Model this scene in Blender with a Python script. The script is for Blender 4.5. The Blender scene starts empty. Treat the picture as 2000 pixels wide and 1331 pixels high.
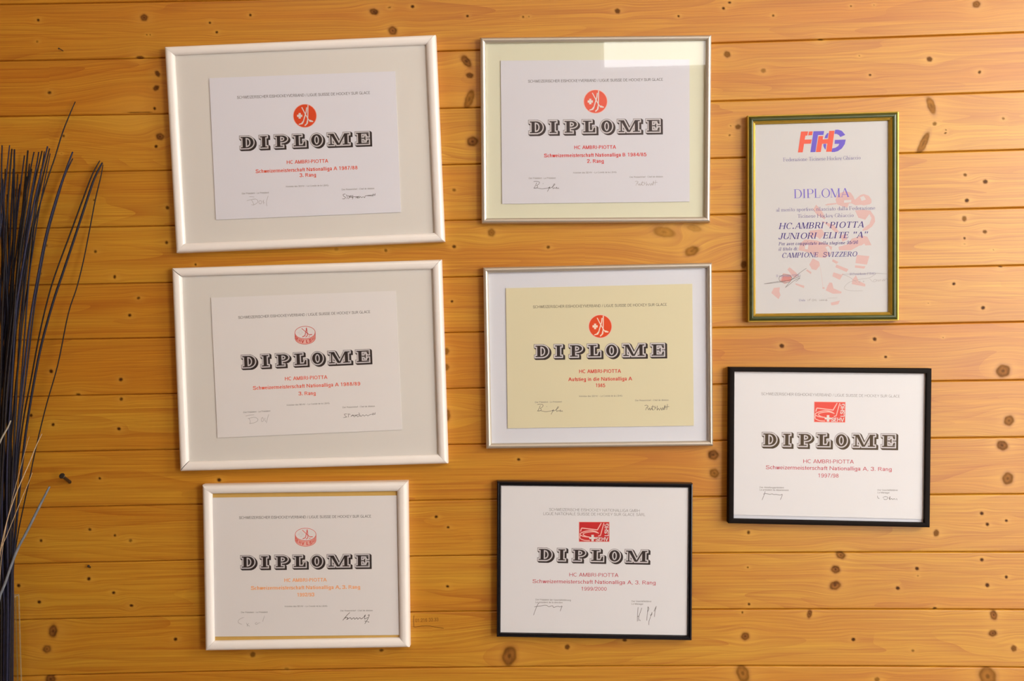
import bpy, math, random
import numpy as np
from mathutils import Matrix, Vector
from mathutils.geometry import delaunay_2d_cdt

# ------------------------------------------------------------------ camera, world, lights, exposure
sc = bpy.context.scene
COL = sc.collection
FPX = 1944.4
CAM = np.array([0.0, -1.555, 1.55])

def rot(yaw, pit, rol):
    y, p, r = [math.radians(a) for a in (yaw, pit, rol)]
    Rz = np.array([[math.cos(y), -math.sin(y), 0], [math.sin(y), math.cos(y), 0], [0, 0, 1]])
    Rx = np.array([[1, 0, 0], [0, math.cos(p), -math.sin(p)], [0, math.sin(p), math.cos(p)]])
    Ry = np.array([[math.cos(r), 0, math.sin(r)], [0, 1, 0], [-math.sin(r), 0, math.cos(r)]])
    return Rz @ Rx @ Ry

RC = rot(1.606, -1.197, 1.067)
cam = bpy.data.cameras.new('camera')
cam.sensor_width = 36.0
cam.lens = FPX * 36.0 / 2000.0
cam.clip_start = 0.05
camo = bpy.data.objects.new('camera', cam)
COL.objects.link(camo)
M = Matrix.Identity(4)
for i in range(3):
    M[i][0] = RC[i][0]; M[i][1] = RC[i][2]; M[i][2] = -RC[i][1]; M[i][3] = CAM[i]
camo.matrix_world = M
sc.camera = camo

sc.view_settings.view_transform = 'Standard'
sc.view_settings.look = 'None'
sc.view_settings.gamma = 1.0
sc.view_settings.use_curve_mapping = False
sc.view_settings.exposure = -0.18

W = bpy.data.worlds.new('world'); sc.world = W; W.use_nodes = True
W.node_tree.nodes['Background'].inputs[0].default_value = (0.75, 0.87, 1.0, 1)
W.node_tree.nodes['Background'].inputs[1].default_value = 0.6

def area(name, loc, target, sx, sy, power, col):
    l = bpy.data.lights.new(name, 'AREA'); l.shape = 'RECTANGLE'; l.size = sx; l.size_y = sy
    l.energy = power; l.color = col
    o = bpy.data.objects.new(name, l); COL.objects.link(o)
    o.location = loc
    o.rotation_euler = (Vector(target) - Vector(loc)).to_track_quat('-Z', 'Y').to_euler()
    return o

area('ceiling_lamp', (-0.5, -2.0, 3.3), (-0.1, 0, 1.3), 0.9, 0.5, 12, (1.0, 0.86, 0.68))
area('ceiling_lamp', (2.3, -1.3, 2.25), (0.6, 0, 1.05), 0.9, 0.5, 44, (0.99, 0.985, 0.90))
WINDOW_GLOW = 5.5

def unproj(x, y, Y=0.0):
    """photo pixel -> point on the plane y = Y (wall surface is y = 0, room is y < 0)"""
    x = np.asarray(x, float); y = np.asarray(y, float)
    d = np.stack([(x - 1000) / FPX, np.ones_like(x), -(y - 665.5) / FPX], -1) @ RC.T
    t = (Y - CAM[1]) / d[..., 1]
    return CAM + d * t[..., None]

# ------------------------------------------------------------------ materials
def lin(c):
    c = c / 255.0
    return c / 12.92 if c <= 0.04045 else ((c + 0.055) / 1.055) ** 2.4

def C(r, g, b):
    return (lin(r), lin(g), lin(b), 1)

def mat(name, col, rough=0.5, metal=0.0, spec=0.5, coat=0.0, noise=0.04, nscale=120.0, bump=0.0, stretch=None):
    m = bpy.data.materials.new(name); m.use_nodes = True
    nt = m.node_tree; b = nt.nodes['Principled BSDF']
    tc = nt.nodes.new('ShaderNodeTexCoord')
    n = nt.nodes.new('ShaderNodeTexNoise'); n.inputs['Scale'].default_value = nscale; n.inputs['Detail'].default_value = 3
    src = tc.outputs['Object']
    if stretch:
        mp = nt.nodes.new('ShaderNodeMapping'); mp.inputs['Scale'].default_value = stretch
        nt.links.new(src, mp.inputs['Vector']); src = mp.outputs['Vector']
    nt.links.new(src, n.inputs['Vector'])
    mx = nt.nodes.new('ShaderNodeMix'); mx.data_type = 'RGBA'
    mx.inputs[6].default_value = tuple(min(1, c * (1 - noise)) for c in col[:3]) + (1,)
    mx.inputs[7].default_value = tuple(min(1, c * (1 + noise)) for c in col[:3]) + (1,)
    nt.links.new(n.outputs['Fac'], mx.inputs[0])
    nt.links.new(mx.outputs[2], b.inputs['Base Color'])
    b.inputs['Roughness'].default_value = rough
    b.inputs['Metallic'].default_value = metal
    b.inputs['Specular IOR Level'].default_value = spec
    b.inputs['Coat Weight'].default_value = coat
    if bump:
        bp = nt.nodes.new('ShaderNodeBump'); bp.inputs['Strength'].default_value = bump; bp.inputs['Distance'].default_value = 0.002
        nt.links.new(n.outputs['Fac'], bp.inputs['Height']); nt.links.new(bp.outputs['Normal'], b.inputs['Normal'])
    return m

def glass_mat(name, ior=1.45, tint=(1, 1, 1, 1)):
    m = bpy.data.materials.new(name); m.use_nodes = True
    nt = m.node_tree; nt.nodes.clear()
    o = nt.nodes.new('ShaderNodeOutputMaterial'); mx = nt.nodes.new('ShaderNodeMixShader')
    t = nt.nodes.new('ShaderNodeBsdfTransparent'); g = nt.nodes.new('ShaderNodeBsdfGlossy')
    t.inputs['Color'].default_value = tint
    lw = nt.nodes.new('ShaderNodeLayerWeight'); lw.inputs['Blend'].default_value = 0.5
    pw = nt.nodes.new('ShaderNodeMath'); pw.operation = 'POWER'; pw.inputs[1].default_value = 5.0
    nt.links.new(lw.outputs['Facing'], pw.inputs[0])
    f = nt.nodes.new('ShaderNodeMath'); f.operation = 'MULTIPLY_ADD'      # Schlick reflectance
    f0 = ((ior - 1) / (ior + 1)) ** 2
    f.inputs[1].default_value = 1 - f0; f.inputs[2].default_value = f0
    nt.links.new(pw.outputs[0], f.inputs[0])
    g.inputs['Roughness'].default_value = 0.02
    nt.links.new(f.outputs[0], mx.inputs[0]); nt.links.new(t.outputs[0], mx.inputs[1]); nt.links.new(g.outputs[0], mx.inputs[2])
    nt.links.new(mx.outputs[0], o.inputs['Surface'])
    return m

def emit_mat(name, col, strength):
    m = bpy.data.materials.new(name); m.use_nodes = True
    b = m.node_tree.nodes['Principled BSDF']
    b.inputs['Base Color'].default_value = (0.8, 0.8, 0.8, 1)
    b.inputs['Emission Color'].default_value = col; b.inputs['Emission Strength'].default_value = strength
    return m

def wood_mat():
    m = bpy.data.materials.new('varnished_pine'); m.use_nodes = True
    nt = m.node_tree; N = nt.nodes; L = nt.links; b = N['Principled BSDF']
    def attr(n):
        a = N.new('ShaderNodeAttribute'); a.attribute_name = n; return a.outputs['Fac']
    def math_(op, a, c=None, clamp=False):
        k = N.new('ShaderNodeMath'); k.operation = op; k.use_clamp = clamp
        for i, v in enumerate((a, c)):
            if v is None: continue
            if isinstance(v, (int, float)): k.inputs[i].default_value = v
            else: L.new(v, k.inputs[i])
        return k.outputs[0]
    def comb(x, y, z):
        k = N.new('ShaderNodeCombineXYZ')
        for i, v in enumerate((x, y, z)):
            if isinstance(v, (int, float)): k.inputs[i].default_value = v
            else: L.new(v, k.inputs[i])
        return k.outputs[0]
    def noise(vec, detail=3, rough=0.55):
        k = N.new('ShaderNodeTexNoise'); k.inputs['Scale'].default_value = 1.0
        k.inputs['Detail'].default_value = detail; k.inputs['Roughness'].default_value = rough
        L.new(vec, k.inputs['Vector']); return k.outputs['Fac']
    def mix(f, a, c):
        k = N.new('ShaderNodeMix'); k.data_type = 'RGBA'
        if isinstance(f, (int, float)): k.inputs[0].default_value = f
        else: L.new(f, k.inputs[0])
        for i, v in ((6, a), (7, c)):
            if isinstance(v, tuple): k.inputs[i].default_value = v
            else: L.new(v, k.inputs[i])
        return k.outputs[2]
    def mr(v, a, c, d=0.0, e=1.0):
        k = N.new('ShaderNodeMapRange'); L.new(v, k.inputs[0])
        for i, q in enumerate((a, c, d, e)): k.inputs[i + 1].default_value = q
        return k.outputs[0]
    gx, gv, pid, knot, halo = attr('gx'), attr('gv'), attr('pid'), attr('knot'), attr('halo')
    # flat-sawn growth rings: contour lines of a stretched field
    field = noise(comb(math_('MULTIPLY', gx, 1.05), math_('MULTIPLY', gv, 1.25), math_('MULTIPLY', pid, 3.17)), 1.5, 0.4)
    ph = math_('ADD', math_('MULTIPLY', field, 88.0), math_('MULTIPLY', gv, 16.0))
    ring = math_('POWER', math_('FRACT', math_('MULTIPLY', ph, 0.17)), 2.6)      # slow spring wood, abrupt dark late wood
    rmod = noise(comb(math_('MULTIPLY', gx, 1.5), math_('MULTIPLY', gv, 3.0), math_('ADD', math_('MULTIPLY', pid, 5.3), 11.0)), 2)
    ring = math_('MULTIPLY', ring, mr(rmod, 0.38, 0.68, 0.1, 1.0))
    # fine fibres
    fine = noise(comb(math_('MULTIPLY', gx, 5.0), math_('MULTIPLY', gv, 42.0), math_('MULTIPLY', pid, 7.7)), 4, 0.6)
    broad = noise(comb(math_('MULTIPLY', gx, 1.3), math_('MULTIPLY', gv, 2.2), math_('ADD', math_('MULTIPLY', pid, 1.9), 40.0)), 2)
    pt = math_('FRACT', math_('MULTIPLY', math_('SINE', math_('MULTIPLY', pid, 12.9898)), 43758.5))
    light = WOOD_LIGHT; dark = WOOD_DARK; ringc = WOOD_RING
    f = math_('ADD', math_('MULTIPLY', mr(broad, 0.3, 0.7), 0.55), math_('MULTIPLY', mr(pt, 0.0, 1.0), 0.35))
    c = mix(f, light, dark)
    c = mix(math_('MULTIPLY', mr(fine, 0.38, 0.68), 0.50), c, ringc)
    c = mix(math_('MULTIPLY', ring, 0.62), c, ringc)
    lines = math_('POWER', math_('FRACT', math_('ADD', math_('MULTIPLY', gv, 19.0), math_('MULTIPLY', field, 14.0))), 2.2)
    lmod = noise(comb(math_('MULTIPLY', gx, 2.2), math_('MULTIPLY', gv, 5.0), math_('ADD', math_('MULTIPLY', pid, 2.3), 70.0)), 2)
    c = mix(math_('MULTIPLY', lines, mr(lmod, 0.35, 0.65, 0.08, 0.42)), c, ringc)
    c = mix(math_('MULTIPLY', halo, 0.5, True), c, WOOD_HALO)
    c = mix(math_('MULTIPLY', attr('rim'), 0.8, True), c, WOOD_RIM)
    kn = noise(comb(math_('MULTIPLY', gx, 60.0), math_('MULTIPLY', gv, 12.0), 3.3), 3)
    kc = mix(math_('MULTIPLY', mr(kn, 0.2, 0.6), attr('heart')), WOOD_KNOT, WOOD_KNOT2)
    c = mix(math_('MULTIPLY', knot, 1.0, True), c, kc)
    L.new(c, b.inputs['Base Color'])
    b.inputs['Roughness'].default_value = 0.46
    L.new(mr(knot, 0.0, 0.7, 0.65, 0.12), b.inputs['Specular IOR Level'])        # varnish sinks into the knots
    b.inputs['Coat Weight'].default_value = 0.0
    bp = N.new('ShaderNodeBump'); bp.inputs['Strength'].default_value = 0.12; bp.inputs['Distance'].default_value = 0.001
    L.new(fine, bp.inputs['Height']); L.new(bp.outputs['Normal'], b.inputs['Normal'])
    return m

WOOD_LIGHT = (0.60, 0.318, 0.024, 1)
WOOD_DARK = (0.52, 0.182, 0.006, 1)
WOOD_RING = (0.33, 0.080, 0.001, 1)
WOOD_HALO = (0.68, 0.35, 0.045, 1)
WOOD_RIM = (0.24, 0.060, 0.006, 1)
WOOD_KNOT = (0.050, 0.014, 0.003, 1)
WOOD_KNOT2 = (0.30, 0.115, 0.022, 1)

MATS = {}
MATS['wood'] = wood_mat()
MATS['white_frame'] = mat('white_lacquer', (0.87, 0.83, 0.80, 1), 0.25, nscale=40, noise=0.02)
MATS['silver_frame'] = mat('brushed_aluminium', (0.60, 0.55, 0.475, 1), 0.42, metal=0.65, nscale=900, noise=0.06)
MATS['black_frame'] = mat('black_lacquer', (0.006, 0.006, 0.009, 1), 0.22, nscale=40)
MATS['matt_black_frame'] = mat('black_painted_wood', (0.008, 0.005, 0.004, 1), 0.6, spec=0.10, nscale=300, noise=0.3)
MATS['gold'] = mat('gold_leaf', (0.46, 0.30, 0.045, 1), 0.38, metal=0.6, nscale=90, noise=0.12)
MATS['green_frame'] = mat('green_stain', (0.055, 0.064, 0.016, 1), 0.32, nscale=25, noise=0.5, stretch=(1, 1, 6))
MATS['paper_white'] = mat('white_paper', (0.740, 0.736, 0.760, 1), 0.8, spec=0.2, nscale=30, noise=0.01)
MATS['paper_right'] = mat('soft_white_paper', (0.600, 0.592, 0.599, 1), 0.8, spec=0.2, nscale=30, noise=0.01)
MATS['paper_cool'] = mat('lilac_white_paper', (0.665, 0.664, 0.722, 1), 0.8, spec=0.2, nscale=30, noise=0.01)
MATS['card_right'] = mat('soft_white_card', (0.600, 0.613, 0.685, 1), 0.8, spec=0.2, nscale=30, noise=0.01)
MATS['paper_old'] = mat('aged_white_paper', (0.800, 0.778, 0.776, 1), 0.8, spec=0.2, nscale=30, noise=0.01)
MATS['paper_lilac'] = mat('cool_white_paper', (0.755, 0.757, 0.829, 1), 0.8, spec=0.2, nscale=30, noise=0.01)
MATS['paper_yellow'] = mat('pale_yellow_paper', (0.700, 0.649, 0.449, 1), 0.8, spec=0.2, nscale=30, noise=0.01)
MATS['mat_grey'] = mat('grey_white_card', (0.740, 0.716, 0.679, 1), 0.85, spec=0.2, nscale=9, noise=0.02, bump=0.25)
MATS['mat_cream'] = mat('cream_card', (0.690, 0.685, 0.535, 1), 0.85, spec=0.2, nscale=20, noise=0.01)
MATS['mat_white'] = mat('cool_white_card', (0.680, 0.695, 0.760, 1), 0.85, spec=0.2, nscale=20, noise=0.01)
MATS['mat_gold'] = mat('gold_card', (0.66, 0.42, 0.12, 1), 0.6, spec=0.3, nscale=60, noise=0.05)
MATS['glass'] = glass_mat('picture_glass', 1.45)
MATS['vase'] = glass_mat('clear_vase', 1.35, (0.93, 0.93, 0.90, 1))

def ink(name, col, r=0.6):
    m = mat(name, col, r, spec=0.2, noise=0.03, nscale=400); MATS[name] = m; return m
INK = ink('black_ink', (0.030, 0.024, 0.026, 1))
INKG = ink('grey_black_ink', (0.058, 0.048, 0.052, 1))
INKB = ink('brown_black_ink', (0.075, 0.055, 0.035, 1))
GREY = ink('light_grey_ink', (0.62, 0.59, 0.61, 1))
TXT = ink('text_ink', (0.055, 0.045, 0.045, 1))
SMALL = ink('small_text_ink', (0.16, 0.14, 0.14, 1))
RED1 = ink('orange_red_ink', (0.72, 0.075, 0.022, 1))
RED2 = ink('coral_red_ink', (0.80, 0.13, 0.075, 1))
RED3 = ink('red_ink', (0.62, 0.035, 0.03, 1))
CRIM = ink('crimson_ink', (0.50, 0.022, 0.055, 1))
ORNG = ink('orange_ink', (0.92, 0.43, 0.19, 1))
PINK = ink('pink_ink', (0.63, 0.43, 0.415, 1))
BLUE = ink('blue_violet_ink', (0.16, 0.12, 0.58, 1))
BLUT = ink('dull_blue_ink', (0.19, 0.17, 0.36, 1))
BLUD = ink('dark_blue_ink', (0.065, 0.05, 0.25, 1))
LOGR = ink('logo_red_ink', (0.76, 0.095, 0.075, 1))
LOGD = ink('logo_deep_red_ink', (0.56, 0.025, 0.03, 1))
SALM = ink('salmon_ink', (0.76, 0.13, 0.09, 1))
PINKLINE = ink('pink_line_ink', (0.86, 0.50, 0.45, 1))
WHITE = ink('paper_show_through', (0.74, 0.69, 0.67, 1))
PEN = ink('pen_ink', (0.10, 0.09, 0.09, 1))
PENCIL = ink('faint_pen_ink', (0.36, 0.33, 0.33, 1))

# ------------------------------------------------------------------ scene helpers
def link(name, verts, faces, mats, mi=None, parent=None, origin=None, smooth=False):
    me = bpy.data.meshes.new(name)
    v = np.asarray(verts, float)
    if origin is not None: v = v - np.asarray(origin)
    me.from_pydata([tuple(p) for p in v], [], faces)
    for m in (mats if isinstance(mats, (list, tuple)) else [mats]): me.materials.append(m)
    if mi is not None: me.polygons.foreach_set('material_index', mi)
    if smooth: me.polygons.foreach_set('use_smooth', [True] * len(me.polygons))
    me.update()
    o = bpy.data.objects.new(name, me); COL.objects.link(o)
    if parent is not None: o.parent = parent
    elif origin is not None: o.location = origin
    return o

def tag(o, label=None, cat=None, group=None, kind=None):
    if label: o['label'] = label
    if cat: o['category'] = cat
    if group: o['group'] = group
    if kind: o['kind'] = kind
    return o

def empty(name, loc):
    o = bpy.data.objects.new(name, None); COL.objects.link(o); o.location = loc
    o.empty_display_size = 0.05
    return o

def box_geo(x0, x1, y0, y1, z0, z1):
    v = [(x0, y0, z0), (x1, y0, z0), (x1, y1, z0), (x0, y1, z0), (x0, y0, z1), (x1, y0, z1), (x1, y1, z1), (x0, y1, z1)]
    f = [(0, 3, 2, 1), (4, 5, 6, 7), (0, 1, 5, 4), (1, 2, 6, 5), (2, 3, 7, 6), (3, 0, 4, 7)]
    return v, f

class Geo:
    def __init__(s): s.v = []; s.f = []; s.m = []
    def add(s, v, f, m=0):
        n = len(s.v); s.v += [tuple(p) for p in v]; s.f += [tuple(i + n for i in q) for q in f]; s.m += [m] * len(f)
    def box(s, *a, m=0): s.add(*box_geo(*a), m)
    def link(s, name, mats, parent=None, origin=None, smooth=False):
        return link(name, s.v, s.f, mats, s.m, parent, origin, smooth)

# ------------------------------------------------------------------ 2-D print shapes, in photo pixels
def ribbon(pts, w, closed=False, taper=False):
    """polyline -> list of quads of width w (mitred)"""
    p = [np.array(q, float) for q in pts]; n = len(p); out = []
    nr = []
    for i in range(n):
        a = p[i - 1] if (i > 0 or closed) else p[i]
        b = p[(i + 1) % n] if (i < n - 1 or closed) else p[i]
        d1 = p[i] - a; d2 = b - p[i]
        l1 = np.hypot(*d1); l2 = np.hypot(*d2)
        d1 = d1 / l1 if l1 > 1e-9 else (d2 / l2 if l2 > 1e-9 else np.array([1.0, 0]))
        d2 = d2 / l2 if l2 > 1e-9 else d1
        t = d1 + d2; lt = np.hypot(*t)
        t = t / lt if lt > 1e-6 else d1
        nn = np.array([-t[1], t[0]])
        k = max(0.45, abs(nn @ np.array([-d1[1], d1[0]])))
        ww = w
        if taper:
            u = i / max(1, n - 1); ww = w * (0.45 + 0.55 * math.sin(math.pi * min(1, max(0, u))) ** 0.5)
        nr.append(nn * ww / 2 / k)
    for i in range(n if closed else n - 1):
        j = (i + 1) % n
        out.append([p[i] + nr[i], p[j] + nr[j], p[j] - nr[j], p[i] - nr[i]])
    return out

def curve(pts, n=6, closed=False):
    """Catmull-Rom through the points"""
    p = [np.array(q, float) for q in pts]; out = []; N = len(p)
    for i in range(N if closed else N - 1):
        if closed: a, b, c, d = p[i - 1], p[i], p[(i + 1) % N], p[(i + 2) % N]
        else: a, b, c, d = p[max(0, i - 1)], p[i], p[i + 1], p[min(N - 1, i + 2)]
        for k in range(n):
            t = k / n
            out.append(0.5 * ((2 * b) + (c - a) * t + (2 * a - 5 * b + 4 * c - d) * t * t + (3 * b - a - 3 * c + d) * t ** 3))
    if not closed: out.append(p[-1])
    return out

def ell(cx, cy, rx, ry, a0=0, a1=360, n=32):
    return [(cx + rx * math.cos(math.radians(a0 + (a1 - a0) * i / n)), cy + ry * math.sin(math.radians(a0 + (a1 - a0) * i / n))) for i in range(n + 1)]

def ring(cx, cy, rx, ry, ix, iy, a0, a1, n=14):
    o = ell(cx, cy, rx, ry, a0, a1, n); q = ell(cx, cy, ix, iy, a0, a1, n)
    return [[o[i], o[i + 1], q[i + 1], q[i]] for i in range(n)]

def rect(x0, y0, x1, y1): return [(x0, y0), (x1, y0), (x1, y1), (x0, y1)]

def expand(poly, e):
    p = [np.array(q, float) for q in poly]; n = len(p)
    ar = sum(p[i][0] * p[(i + 1) % n][1] - p[(i + 1) % n][0] * p[i][1] for i in range(n))
    if ar < 0: p = p[::-1]
    out = []
    for i in range(n):
        d1 = p[i] - p[i - 1]; d2 = p[(i + 1) % n] - p[i]
        d1 = d1 / max(1e-9, np.hypot(*d1)); d2 = d2 / max(1e-9, np.hypot(*d2))
        n1 = np.array([d1[1], -d1[0]]); n2 = np.array([d2[1], -d2[0]])
        s = n1 + n2; k = max(0.35, s @ s / 2)
        out.append(p[i] + s * e / k)
    return out

def hull(pts):
    P = sorted(set((round(float(a), 4), round(float(b), 4)) for a, b in pts))
    def half(P):
        h = []
        for p in P:
            while len(h) > 1 and (h[-1][0] - h[-2][0]) * (p[1] - h[-2][1]) - (h[-1][1] - h[-2][1]) * (p[0] - h[-2][0]) <= 0: h.pop()
            h.append(p)
        return h
    a = half(P); b = half(P[::-1])
    return a[:-1] + b[:-1]

# ------------------------------------------------------------------ lettering drawn as strokes (cap height 1, y up)
def glyph(ch, w, n, S, X, se=0.10):
    """-> (list of polygons, advance). w thick stroke, n thin stroke, S with serifs, X x-height"""
    P = []
    def R(x0, y0, x1, y1): P.append(rect(x0, y0, x1, y1))
    hs = n * 0.9
    def V(x, y0, y1, ends='', ww=None):
        ww = w if ww is None else ww
        R(x, y0, x + ww, y1)
        if S:
            for e in ends:
                if e == 'b': R(x - se, y0, x + ww + se, y0 + hs)
                if e == 't': R(x - se, y1 - hs, x + ww + se, y1)
                if e == 'f': P.append([(x + ww * .5, y1), (x - se, y1 - hs * 1.6), (x - se, y1 - hs * 2.6), (x + ww * .5, y1 - hs * 1.2)])
    def D(x0, y0, x1, y1, ww):
        P.append([(x0 - ww / 2, y0), (x0 + ww / 2, y0), (x1 + ww / 2, y1), (x1 - ww / 2, y1)])
    def A(cx, cy, rx, ry, a0, a1, k=14): P.extend(ring(cx, cy, rx, ry, rx - w, ry - n, a0, a1, k))
    def Bowl(xs, cx, y0, y1, rx):
        R(xs, y1 - n, cx, y1); R(xs, y0, cx, y0 + n); A(cx, (y0 + y1) / 2, rx, (y1 - y0) / 2, -90, 90)
    def T(pts, ww=None, k=6): P.extend(ribbon(curve(pts, k), ww or (w + n) / 2))
    def F(x0, x1, y): 
        if S: R(x0, y, x1, y + hs)
    wd = w * 1.12; nd = n * 1.25 if S else w * 1.12
    m = (w + n) / 2
    if ch == ' ': return P, 0.36
    if ch == 'A' or ch == 'À':
        D(.06, 0, .45, 1, nd); D(.86, 0, .47, 1, wd); R(.2, .27, .72, .27 + n)
        F(-.04, .2, 0); F(.70, 1.0, 0)
        if ch == 'À': D(.5, 1.08, .36, 1.24, w)
        return P, .94
    if ch == 'B':
        V(0.02, 0, 1); F(-.08, .3, 0); F(-.08, .3, 1 - hs); Bowl(.02, .38, .5 - n / 2, 1, .30); Bowl(.02, .4, 0, .5 + n / 2, .34); return P, .86
    if ch == 'C':
        A(.47, .5, .47, .515, 48, 312, 22)
        if S: R(.80 - n, .66, .80 + n * .3, .97); 
        return P, .93
    if ch == 'D':
        V(.02, 0, 1); F(-.08, .3, 0); F(-.08, .3, 1 - hs); R(.02, 1 - n, .4, 1); R(.02, 0, .4, n); A(.4, .5, .47, .5, -90, 90, 16); return P, .98
    if ch in 'EF':
        V(.02, 0, 1); F(-.08, .3, 0); F(-.08, .3, 1 - hs); R(.02, 1 - n, .66, 1); R(.02, .49, .58, .49 + n)
        if ch == 'E': R(.02, 0, .70, n)
        if S:
            R(.66 - n, .74, .66, 1); R(.56 - n, .38, .56, .66)
            if ch == 'E': R(.70 - n, 0, .70, .28)
        return P, .80 if ch == 'E' else .74
    if ch == 'G':
        A(.48, .5, .48, .515, 48, 355, 24); R(.55, .41, .94, .41 + n); R(.94 - w * .9, 0.05, .94, .45)
        if S: R(.82 - n, .66, .82 + n * .3, .97)
        return P, 1.03
    if ch == 'H':
        V(.02, 0, 1, 'tb'); V(.90 - w, 0, 1, 'tb'); R(.02, .48, .9, .48 + n); return P, 1.0
    if ch == 'I':
        V(.04, 0, 1, 'tb'); return P, w + .15 + (.14 if S else 0)
    if ch == 'J':
        V(.34, .2, 1, 't'); T([(.34 + w / 2, .24), (.30 + w / 2, .06), (.18, m * .4), (.04, .08), (.03, .25)]); return P, .62
    if ch == 'K':
        V(.02, 0, 1, 'tb'); D(.16, .36, .80, 1, nd); D(.82, 0, .36, .58, wd); F(.64, .98, 0); F(.62, .92, 1 - hs); return P, .92
    if ch == 'L':
        V(.02, 0, 1, 'tb'); R(.02, 0, .64, n)
        if S: R(.64 - n, 0, .64, .3)
        return P, .74
    if ch == 'M':
        V(.02, 0, 1, 'tb', n if S else w); V(1.0 - w, 0, 1, 'tb'); D(.02 + w * .5, 1, .5, 0, wd); D(.98 - w * .5, 1, .52, 0, nd); return P, 1.12
    if ch == 'N':
        V(.02, 0, 1, 'tb', n if S else w); V(.90 - (n if S else w), 0, 1, 't', n if S else w); D(.02 + w * .5, 1, .90 - w * .5, 0, wd); return P, 1.0
    if ch == 'O':
        A(.5, .5, .5, .515, 0, 360, 30); return P, 1.06
    if ch == 'P':
        V(.02, 0, 1); F(-.08, .32, 0); F(-.08, .3, 1 - hs); Bowl(.02, .40, .44, 1, .33); return P, .82
    if ch == 'R':
        V(.02, 0, 1); F(-.08, .3, 0); F(-.08, .3, 1 - hs); Bowl(.02, .42, .46, 1, .33); D(.78, 0, .44, .5, wd); F(.66, .92, 0); return P, .92
    if ch == 'S':
        T([(.72, .74), (.62, .9), (.40, 1 - m / 2), (.16, .9), (.09, .74), (.18, .6), (.42, .51), (.66, .42), (.77, .27), (.68, .1), (.42, m / 2), (.14, .1), (.04, .28)], w if not S else m); return P, .88
    if ch == 'T':
        V(.40 - w / 2, 0, 1, 'b'); R(0, 1 - n, .8, 1)
        if S: R(0, .74, n, 1); R(.8 - n, .74, .8, 1)
        return P, .84
    if ch == 'U':
        V(.02, .3, 1, 't'); V(.86 - (n if S else w), .3, 1, 't', n if S else w); A(.44, .34, .42, .35, 180, 360, 16); return P, .96
    if ch == 'V':
        D(.07, 1, .45, 0, wd); D(.85, 1, .47, 0, nd); F(-.06, .22, 1 - hs); F(.72, .98, 1 - hs); return P, .93
    if ch == 'W':
        D(.07, 1, .36, 0, wd); D(.65, 1, .37, 0, nd); D(.65, 1, .96, 0, wd); D(1.25, 1, .97, 0, nd); return P, 1.33
    if ch == 'Y':
        D(.07, 1, .45, .42, wd); D(.85, 1, .47, .42, nd); V(.46 - w / 2, 0, .48, 'b'); F(-.06, .22, 1 - hs); F(.72, .98, 1 - hs); return P, .92
    if ch == 'Z':
        R(.04, 1 - n, .76, 1); R(.02, 0, .78, n); D(.12, 0, .68, 1, wd * 1.05)
        if S: R(.04, .76, .04 + n, 1); R(.78 - n, 0, .78, .26)
        return P, .84
    # lower case
    if ch in 'aä':
        V(.44 - w / 2, 0 if not S else .03, X * .72); T([(.05, X * .72), (.12, X * .92), (.26, X - m / 2), (.40, X * .93), (.44, X * .7)], m if not S else n * 1.4)
        P.extend(ring(.24, X * .28, .24, X * .29, .24 - w, X * .29 - n, 0, 360, 16))
        if S: T([(.44, .1), (.5, .03), (.6, .06)], n)
        if ch == 'ä': R(.08, X + .12, .08 + w, X + .12 + w); R(.34, X + .12, .34 + w, X + .12 + w)
        return P, .62
    if ch == 'b':
        V(.02, 0, 1.02, 'f'); A(.3, X / 2, .30, X / 2 + .01, 0, 360, 20); return P, .68
    if ch == 'c':
        A(.29, X / 2, .29, X / 2 + .01, 45, 315, 18); return P, .57
    if ch == 'd':
        V(.60 - w, 0, 1.02, 'f'); A(.3, X / 2, .30, X / 2 + .01, 0, 360, 20)
        if S: F(.55, .68, 0)
        return P, .70
    if ch in 'eé':
        A(.3, X / 2, .30, X / 2 + .01, 0, 320, 20); R(w * .6, X * .47, .58, X * .47 + n * .9)
        if ch == 'é': D(.26, X + .1, .38, X + .26, w)
        return P, .64
    if ch == 'f':
        V(.14, 0, .8, 'b'); T([(.14 + w / 2, .76), (.18 + w / 2, .95), (.36, 1.0)], m); R(0, X - n, .36, X); return P, .36
    if ch == 'g':
        A(.3, X / 2, .30, X / 2 + .01, 0, 360, 20); V(.60 - w, -.1, X); T([(.60 - w / 2, -.06), (.54, -.22), (.3, -.28 + m / 2), (.1, -.22), (.05, -.12)], m); return P, .69
    if ch == 'h':
        V(.02, 0, 1.02, 'fb'); V(.56 - w, 0, X * .7, 'b'); A(.31, X * .62, .25, X * .39, 0, 150, 12); return P, .66
    if ch == 'i':
        V(.04, 0, X, 'fb'); R(.04, .88, .04 + w, 1.02); return P, w + .13 + (.1 if S else 0)
    if ch == 'k':
        V(.02, 0, 1.02, 'fb'); D(.12, X * .38, .5, X, nd); D(.52, 0, .22, X * .6, wd); F(.38, .64, 0); F(.38, .6, X - hs); return P, .60
    if ch == 'l':
        V(.04, 0, 1.02, 'fb'); return P, w + .13 + (.1 if S else 0)
    if ch == 'm':
        V(.02, 0, X, 'fb'); V(.47 - w / 2, 0, X * .7, 'b'); V(.92 - w, 0, X * .7, 'b')
        A(.27, X * .62, .25, X * .39, 0, 150, 10); A(.67, X * .62, .25, X * .39, 0, 150, 10); return P, 1.02
    if ch == 'n':
        V(.02, 0, X, 'fb'); V(.56 - w, 0, X * .7, 'b'); A(.31, X * .62, .25, X * .39, 0, 150, 12); return P, .66
    if ch == 'o':
        A(.31, X / 2, .31, X / 2 + .01, 0, 360, 20); return P, .69
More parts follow.
